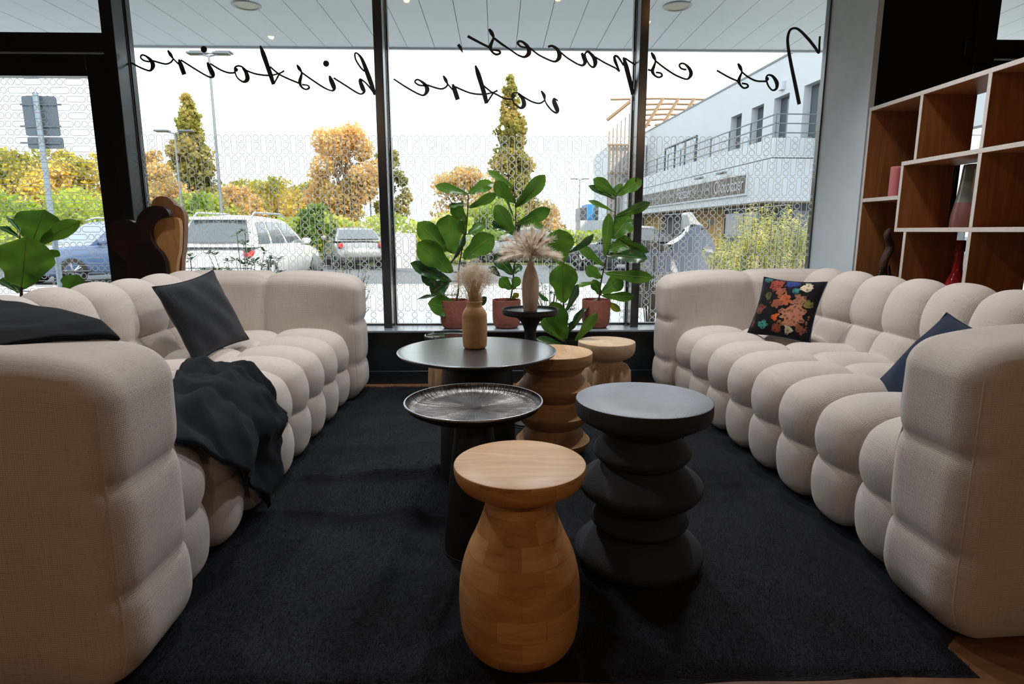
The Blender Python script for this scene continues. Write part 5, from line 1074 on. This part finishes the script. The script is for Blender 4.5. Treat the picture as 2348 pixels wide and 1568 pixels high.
        for xw in (x0 + L * 0.195, x0 + L * 0.81):
            wroot = MB().lathe([(0.21, -0.10), (0.30, -0.11), (0.335, -0.08), (0.34, 0.0), (0.335, 0.08), (0.30, 0.11), (0.21, 0.10)], 28)
            o = wroot.build('wheel', M['tyre'], t, smooth=True); o.location = (xw, s * (hw - 0.11), 0.34); o.rotation_euler = (pi / 2, 0, 0)
            rim = MB().lathe([(0.22, 0.06), (0.22, 0.09), (0.205, 0.09), (0.20, 0.06)], 28)
            for k in range(5):
                a = 2 * pi * k / 5
                for da in (-0.13, 0.13): rim.tube([(0.03 * cos(a), 0.03 * sin(a), 0.075), (0.21 * cos(a + da), 0.21 * sin(a + da), 0.08)], [0.028, 0.018], 5)
            rim.lathe([(0, 0.085), (0.05, 0.085), (0.05, 0.05)], 14)
            q = rim.build('rim', M['alloy'], o, smooth=True)
            if s > 0: q.scale = (1, 1, -1)
            MB().lathe([(0.335, -0.01), (0.385, -0.012), (0.39, 0.0), (0.385, 0.012), (0.335, 0.01), (0.0, 0.004)], 28).build('wheel_arch', M['blackplastic'], t, smooth=True).location = (xw, s * (hw + 0.004), 0.36)
            t.children[-1].rotation_euler = (pi / 2, 0, 0)
    MB().box(x0 - 0.02, x0 + 0.3, -hw * 0.9, hw * 0.9, 0.30, 0.44).build('rear_bumper', M['blackplastic'], t, bevel=0.03)
    MB().box(x0 - 0.008, x0 + 0.1, -0.26, 0.26, 0.62, 0.73).build('number_plate', M['headlamp'], t)
    return t
def paint(n, c): return mat(n, c, 0.22, spec=0.6, coat=0.8)
M['whitepaint'] = paint('white_car_paint', (0.58, 0.60, 0.62)); M['bluepaint'] = paint('blue_car_paint', (0.06, 0.105, 0.22)); M['darkcar'] = paint('dark_car_paint', (0.03, 0.035, 0.05)); M['silver'] = paint('silver_car_paint', (0.22, 0.23, 0.24))
def ground_at(px, D): c = at_y(px, 530, D); return (c.x, D, GZ - 0.03)
car('white estate car seen from behind beyond the leafy shrub', ground_at(590, 15.6), radians(87), M['whitepaint'])
car('blue car in the door glass with its front wheel showing', ground_at(238, 16.6), radians(241), M['bluepaint'], kind='suv', H=1.6, L=4.2)
car('small white car far behind the pale dry shrub', ground_at(846, 28), radians(80), M['whitepaint'], L=4.1, Wd=1.72, H=1.48, kind='hatch')
car('silver car behind the pale dry shrub near the left mullion', ground_at(805, 23), radians(112), M['silver'], L=4.1, Wd=1.72, H=1.46, kind='hatch')
car('dark car half hidden behind the tall fig', ground_at(1430, 21), radians(165), M['darkcar'], L=4.2, Wd=1.74, H=1.48, kind='hatch')
car('pale car behind the pampas plumes', ground_at(1195, 25.5), radians(170), M['silver'], L=4.2, Wd=1.74, H=1.48, kind='hatch')

# ------------------------------------------------------------------ scooter outside the right pane
def at_o(px, py, Y): return at_y(1460 + px * 0.17462, 420 + py * 0.17462, Y)
SYC = 10.2; s0 = at_y(1570, 600, SYC); sct = thing('scooter', 'dark blue-grey scooter with a clear windshield outside the right pane', 'scooter', (s0.x, SYC, GZ)); invs = Matrix.Translation(-Vector((s0.x, SYC, GZ)))
M['scooterpaint'] = paint('scooter_paint', (0.065, 0.08, 0.12)); M['screen'] = mat('pale_screen', (0.38, 0.39, 0.40), 0.15, spec=0.6)
def sslab(name, pts, y0, y1, m, n=4, bev=0.03):
    P = smoothpath([tuple(q) for q in pts] + [tuple(pts[0])], n)[:-1]; W = [at_o(px, py, SYC) for px, py in P]
    mb = MB(); mb.prism([(k, 0) for k in range(len(W))], lambda k, _: W[k] + Vector((0, y0, 0)), lambda k, _: W[k] + Vector((0, y1, 0)))
    o = mb.build(name, m, sct, bevel=bev); o.data.transform(invs); return o
sslab('seat', [(-60, 740), (60, 745), (200, 780), (330, 815), (420, 800), (400, 860), (250, 880), (60, 850), (-60, 830)], -0.16, 0.16, M['blackplastic'])
sslab('rear_body', [(-80, 840), (60, 850), (250, 890), (400, 870), (420, 960), (400, 1100), (330, 1240), (100, 1240), (-60, 1100)], -0.19, 0.19, M['scooterpaint'])
sslab('leg_shield', [(420, 800), (520, 740), (620, 640), (720, 560), (800, 560), (880, 650), (950, 760), (985, 880), (960, 900), (880, 800), (800, 900), (860, 1050), (900, 1200), (760, 1240), (560, 1240), (440, 1000)], -0.2, 0.2, M['scooterpaint'])
sslab('front_fairing', [(800, 640), (860, 680), (930, 760), (980, 880), (940, 870), (860, 760)], -0.16, 0.16, mat('grey_fairing', (0.22, 0.23, 0.25), 0.3), bev=0.01)
sslab('windshield', [(655, 545), (640, 470), (625, 415), (660, 382), (700, 410), (760, 500), (830, 560), (820, 600), (740, 545)], -0.17, 0.17, M['screen'], bev=0.012)
sslab('mirror', [(870, 500), (900, 478), (935, 490), (925, 540), (885, 550)], -0.30, -0.24, M['blackplastic'], bev=0.008)
q = [at_o(*z_, SYC) + Vector((0, -0.2, 0)) for z_ in ((780, 600), (850, 605), (890, 580), (895, 545))]
MB().tube(q, 0.013, 6).build('mirror_arm', M['blackplastic'], sct, smooth=True).data.transform(invs)
q = [at_o(370, 755, SYC) + Vector((0, -0.25, 0)), at_o(520, 665, SYC) + Vector((0, -0.22, 0)), at_o(620, 610, SYC)]
MB().tube(q, 0.016, 6).build('handlebar', M['blackplastic'], sct, smooth=True).data.transform(invs)
for px in (60, 900):
    c = at_o(px, 1300, SYC); o = MB().lathe([(0.14, -0.06), (0.22, -0.065), (0.25, -0.03), (0.25, 0.03), (0.22, 0.065), (0.14, 0.06), (0.05, 0.03), (0.0, 0.03)], 28).build('wheel', M['tyre'], sct, smooth=True)
    o.location = (c.x - s0.x, 0, 0.25); o.rotation_euler = (pi / 2, 0, 0)

# ------------------------------------------------------------------ lamp posts and road sign
M['galv'] = mat('galvanised_steel', (0.2, 0.215, 0.235), 0.45, 0.5)
def lamp_post(label, px, D, top, arm, heads, r=0.07):
    c = at_y(px, 530, D); z = at_y(px, top, D).z - GZ; t = thing('lamp_post', label, 'lamp post', (c.x, D, GZ), group='lamp posts in the car park')
    MB().tube([(0, 0, 0), (0, 0, z * 0.5), (0, 0, z)], [r, r * 0.8, r * 0.55], 10).build('pole', M['galv'], t, smooth=True)
    for k in range(heads):
        s = (-1 if k % 2 else 1); zz = z + 0.06 + 0.10 * (k // 2); y = 0.25 * (k // 2)
        MB().tube([(0, 0, zz - 0.08), (s * arm * 0.5, y, zz)], 0.03, 6).build('arm', M['galv'], t)
        MB().box(s * arm * 0.25 if s > 0 else -arm, arm if s > 0 else -arm * 0.25, y - 0.16, y + 0.16, zz - 0.02, zz + 0.05).build('lamp_head', mat('lamp_head_grey', (0.10, 0.12, 0.14), 0.4), t, bevel=0.015)
    return t
lamp_post('tall lamp post with a cluster of floodlights behind the white car', 512, 24, 128, 0.75, 4)
lamp_post('slender lamp post with a flat twin head before the tall conifer', 421, 26, 305, 0.75, 2, 0.06)
lamp_post('thin far lamp post beside the left mullion', 852, 38, 378, 0.75, 2, 0.06)
lamp_post('distant lamp post above the right fig', 1327, 60, 412, 0.9, 2, 0.07)
D = 8.8; c = at_y(110, 640, D); sg = thing('road_sign', 'back of a grey double road sign on a pole behind the glazed door', 'road sign', (c.x, D, GZ)); M['signback'] = mat('sign_back_grey', (0.075, 0.10, 0.135), 0.5, 0.3)
def rrect(mb, px0, py0, px1, py1, y0, y1):
    a = at_y(px0, py0, D); b = at_y(px1, py1, D); cx, cz, hx, hz = (a.x + b.x) / 2 - c.x, (a.z + b.z) / 2 - GZ, abs(b.x - a.x) / 2, abs(a.z - b.z) / 2
    P = ring_pts(cx, cz, hx, hz, 0.03, 5); return mb.prism(P, lambda x, z: (x, y1, z), lambda x, z: (x, y0, z))
rrect(MB(), 48, 220, 138, 312, -0.004, 0.02).build('sign_panel', M['signback'], sg, bevel=0.004); rrect(MB(), 62, 314, 146, 341, -0.004, 0.02).build('sign_panel', M['signback'], sg, bevel=0.004)
for py in (240, 290, 328):
    q = at_y(95, py, D); MB().box(q.x - c.x - 0.27, q.x - c.x + 0.27, -0.02, -0.006, q.z - GZ - 0.012, q.z - GZ + 0.012).build('stiffener', M['signback'], sg)
ptop = at_y(96, 220, D); pb_ = at_y(148, 660, D)
xs = (at_y(104, 340, D).x - c.x)
MB().tube([(xs, -0.055, 0), (xs, -0.055, ptop.z - GZ + 0.03)], 0.036, 12).build('pole', mat('pole_grey', (0.20, 0.25, 0.31), 0.4, 0.3), sg, smooth=True)

# ================================================================== white building with the sign
_d = ray(1067, 530); EX = Vector((_d.x, _d.y, 0)).normalized(); EYv = Vector((-EX.y, EX.x, 0))          # local x away along the facade, local y towards the car park
_c = ray(1757, 530); OB = Vector((_c.x / _c.y * 32, 32, GZ))
def bl(px, py, yl=0.0):
    d = ray(px, py); o = CAM - OB; k = (yl - o.dot(EYv)) / d.dot(EYv); P = CAM + d * k - OB; return P.dot(EX), P.z
bd = thing('white_building', 'two-storey white shop building with a balcony and brown sign', 'building', OB, math.atan2(EX.y, EX.x))
M['render'] = mat('white_render', (0.56, 0.58, 0.61), 0.7, var=0.02, scale=0.5); M['bframe'] = mat('dark_window_frame', (0.05, 0.06, 0.07), 0.4); M['bglass'] = mat('building_glass', (0.06, 0.075, 0.085), 0.06, spec=0.8)
M['yellow'] = mat('ochre_panels', (0.62, 0.37, 0.09), 0.6, var=0.05, scale=0.6); M['soffitb'] = mat('tan_soffit', (0.26, 0.20, 0.12), 0.6)
zb = bl(1757, 462)[1]; zl = bl(1757, 366)[1]; zp = bl(1757, 320)[1]; zr = bl(1757, 266)[1]; LX = 31.5
MB().box(-0.0, LX, -2.4, 0, zb, zl).box(0.0, 2.4, -14, -2.4, zb, zl).build('fascia', M['render'], bd, bevel=0.03)
MB().box(0.05, LX, -0.25, -0.05, zl + 0.06, zp).box(0.05, 0.25, -14, -0.25, zl + 0.06, zp).build('balcony_parapet', M['render'], bd, bevel=0.02)
MB().box(0.1, LX, -2.4, -0.1, zl, zl + 0.06).box(0.1, 2.4, -14, -2.4, zl, zl + 0.06).build('shadow_gap', M['bframe'], bd)
MB().box(0.05, LX, -2.4, -0.05, zb - 0.06, zb).box(0.05, 2.4, -14, -2.4, zb - 0.06, zb).build('canopy_underside', M['soffitb'], bd)
# upper wall with deep window openings
UY = -2.4; ztop = bl(1800, 131, UY)[1]; wz0 = bl(1738, 326, UY)[1] - 1.2; wz1 = bl(1738, 243, UY)[1]
wins = sorted([bl(a, 280, UY)[0] for a in pr] for pr in ((1700, 1676), (1749, 1722), (1806, 1772), (1882, 1838)))
wall = MB(); xs = [-12.0] + [v for p_ in wins for v in sorted(p_)] + [LX]
wall.box(-12, LX, UY - 0.5, UY, wz1, ztop).box(-12, LX, UY - 0.5, UY, zl, wz0)
for a, b in zip(xs[0::2], xs[1::2]): wall.box(a, b, UY - 0.5, UY, wz0, wz1)
wall.box(-12, LX, -12, UY - 0.5, ztop - 0.4, ztop).build('upper_wall', M['render'], bd)
MB().box(-12.05, LX, UY - 0.55, UY + 0.04, ztop, ztop + 0.12).build('roof_edge', mat('grey_coping', (0.16, 0.175, 0.19), 0.5), bd)
for p_ in wins:
    a, b = sorted(p_); wn = MB().box(a, b, UY - 0.5, UY - 0.42, wz0, wz1).build('window', M['bframe'], bd)
    MB().box(a + 0.12, b - 0.12, UY - 0.42, UY - 0.41, wz0 + 0.12, wz1 - 0.12).build('pane', M['bglass'], wn)
MB().box(*sorted((bl(1797, 240, UY)[0], bl(1789, 240, UY)[0])), UY, UY + 0.2, bl(1793, 208, UY)[1], bl(1793, 188, UY)[1]).build('wall_lamp', M['render'], bd, bevel=0.02)
for z_ in (zr, zr - (zr - zp) * 0.38, zr - (zr - zp) * 0.76):
    MB().box(0.1, 31, -0.2, -0.12, z_ - 0.05, z_).build('rail', M['galv'], bd); MB().box(0.1, 0.18, -14, -0.2, z_ - 0.05, z_).build('rail', M['galv'], bd)
for k in range(12): MB().box(0.1 + 2.8 * k, 0.18 + 2.8 * k, -0.2, -0.12, zp, zr - 0.04).build('rail_post', M['galv'], bd)
for k in range(1, 6): MB().box(0.1, 0.18, -0.2 - 2.4 * k, -0.12 - 2.4 * k, zp, zr - 0.04).build('rail_post', M['galv'], bd)
# terrace frame further along the balcony
xa, za = bl(1598, 312, -1.2); xb_, zb2 = bl(1526, 342, -1.2)
MB().tube([(xa, -1.2, za), (xb_, -1.2, za)], 0.09, 6).build('terrace_beam', M['bframe'], bd)
for f in (0, 0.33, 0.66, 1): MB().tube([(xa + (xb_ - xa) * f, -1.2, zl), (xa + (xb_ - xa) * f, -1.2, za)], 0.07, 6).build('terrace_post', M['bframe'], bd)
# ground floor: ochre panels and glazing set back under the canopy
gy = -2.4; gf0, gf1 = 2.0, LX
bays = [(2.3, 5.2, 'g'), (5.2, 8.2, 'g'), (8.2, 11.2, 'g'), (11.2, 16.6, 'y'), (16.6, 18.6, 'g'), (18.6, 21.6, 'g'), (21.6, 24.9, 'g'), (24.9, 31.5, 'y')]
for a, b, k in bays:
    if k == 'y': MB().box(a, b, gy - 0.3, gy, 0, zb - 0.06 ).build('ochre_panel', M['yellow'], bd, bevel=0.02)
    else:
        f_ = MB().box(a, b, gy - 0.3, gy - 0.12, 0, zb - 0.06).build('shop_window', M['bframe'], bd); MB().box(a + 0.1, b - 0.1, gy - 0.12, gy - 0.10, 0.2, zb - 0.35).build('pane', M['bglass'], f_)
for k, a in enumerate((-2.5, -6.0, -9.5)): 
    f_ = MB().box(2.2, 2.4, a - 3.4, a, 0, zb - 0.06).build('shop_window', M['bframe'], bd); MB().box(2.18, 2.2, a - 3.3, a - 0.1, 0.2, zb - 0.4).build('pane', M['bglass'], f_)
# the sign
sx0, szt = bl(1713, 394, 0.12); sx1, _ = bl(1470, 450, 0.12); _, szb = bl(1713, 447, 0.12)
MB().box(sx0, sx1, 0.0, 0.10, szb, szt).build('sign_border', M['render'], bd)
MB().box(sx0 + 0.14, sx1, 0.10, 0.13, szb + 0.13, szt - 0.13).build('sign_board', mat('brown_sign', (0.07, 0.052, 0.032), 0.5), bd)
M['signwhite'] = mat('sign_white', (0.42, 0.43, 0.44), 0.5)
def sign_text(body, pxl, pxr, h):
    a = bl(pxl, 440, 0.14)[0]; b = bl(pxr, 440, 0.14)[0]; cu = bpy.data.curves.new('sign_text', 'FONT'); cu.body = body; cu.size = 1.0; cu.extrude = 0.01
    o = bpy.data.objects.new('sign_text', cu); link(o, bd); cu.materials.append(M['signwhite'])
    bpy.context.view_layer.update(); w_ = o.dimensions.x; hh = o.dimensions.y
    me = bpy.data.meshes.new_from_object(o); bpy.data.objects.remove(o); o = bpy.data.objects.new('sign_text', me); link(o, bd)
    o.scale = (abs(a - b) / w_, h / hh, 1); o.rotation_euler = (pi / 2, 0, pi); o.location = (a, 0.15, (szb + szt) / 2 - h * 0.42); return o
sign_text('Chocolatier', 1637, 1703, 0.75); sign_text('Pâtissier', 1553, 1584, 0.75)
for pxl, pxr in ((1588, 1628), (1519, 1547), (1484, 1512)):
    a = bl(pxl, 440, 0.14)[0]; b = bl(pxr, 440, 0.14)[0]; zc = (szb + szt) / 2
    MB().tube([(a + (b - a) * k / 60, 0.145, zc + 0.10 * sin(k * 1.25) + 0.07 * sin(k * 0.5 + 1)) for k in range(61)], 0.022, 4).build('sign_script', M['signwhite'], bd)
for px in (1604, 1655):
    xx, zz = bl(px, 410, 0.4); MB().box(xx - 0.5, xx + 0.5, 0.3, 0.6, szt + 0.12, szt + 0.24).build('sign_lamp', M['galv'], bd, bevel=0.03)

# ------------------------------------------------------------------ far office block with a steel pergola
FY = 62.0; o0 = at_y(1430, 530, FY); ob = thing('office_building', 'far pale office block with tan steel grid and pergola', 'building', (o0.x, FY, GZ)); M['tan'] = mat('tan_steel', (0.26, 0.16, 0.085), 0.5); ivo = Matrix.Translation(-Vector((o0.x, FY, GZ)))
def obox(name, m, px0, py0, px1, py1, y0, y1):
    a = at_y(px0, py0, FY); b = at_y(px1, py1, FY); pm_ = (py0 + py1) / 2; o = MB().box(at_y(px0, pm_, FY).x, at_y(px1, pm_, FY).x, FY + y0, FY + y1, b.z, a.z).build(name, m, ob); o.data.transform(ivo); return o
obox('wall', M['render'], 1396, 330, 1480, 560, 0.4, 10)
for k in range(9): obox('grid_post', M['tan'], 1394 + k * 9, 300 - 8 * k, 1395.6 + k * 9, 505, 0, 0.2)
for py in (330, 395, 440, 490): obox('grid_rail', M['tan'], 1392, py, 1470, py + 4, -0.1, 0.1)
for k in range(4):
    a = at_y(1480 + 36 * k, 292, FY); b = at_y(1520 + 36 * k, 226, FY); o = MB().tube([a, b], 0.16, 5).build('pergola_rafter', M['tan'], ob); o.data.transform(ivo)
for k in range(6):
    py = 228 + 12 * k; a = at_y(1400 if k == 0 else 1462, py, FY + 10 - 2 * k); b = at_y(1620 - 12 * k, py, FY + 10 - 2 * k); o = MB().tube([a, a.lerp(b, 0.5) + Vector((0, 0, 0.1)), b], 0.12, 5).build('pergola_slat', M['tan'], ob); o.data.transform(ivo)
o = MB().tube([at_y(1392, 275, FY), at_y(1458, 222, FY)], 0.18, 5).build('pergola_edge', M['tan'], ob); o.data.transform(ivo)
c = at_y(1352, 520, 50); kk = thing('kiosk', 'small far white kiosk with a blue panel between the figs', 'kiosk', (c.x, 50, GZ))
def kbox(name, m, px0, py0, px1, py1, y0, y1):
    a = at_y(px0, py0, 50); b = at_y(px1, py1, 50); pm_ = (py0 + py1) / 2; MB().box(at_y(px0, pm_, 50).x - c.x, at_y(px1, pm_, 50).x - c.x, y0, y1, max(b.z - GZ, 0), a.z - GZ).build(name, m, kk)
kbox('wall', M['render'], 1330, 505, 1385, 580, 0, 3); kbox('blue_panel', mat('blue_panel', (0.03, 0.22, 0.50), 0.5), 1345, 468, 1362, 505, 0, 3); kbox('dark_panel', M['bframe'], 1330, 476, 1345, 505, 0, 3); kbox('dark_panel', M['bframe'], 1362, 470, 1372, 505, 0, 3)
c = at_y(927, 590, 20); w3 = thing('notice_board', 'plain white board standing by the car park left of the figs', 'board', (c.x, 20, GZ - 0.02)); a = at_y(900, 533, 20)
MB().box(-0.40, 0.38, 0, 0.05, 0.10, a.z - GZ).build('panel', M['white'], w3, bevel=0.01)
for s in (-0.36, 0.34): MB().box(s - 0.03, s + 0.03, 0.05, 0.1, 0, a.z - GZ).build('leg', M['galv'], w3)
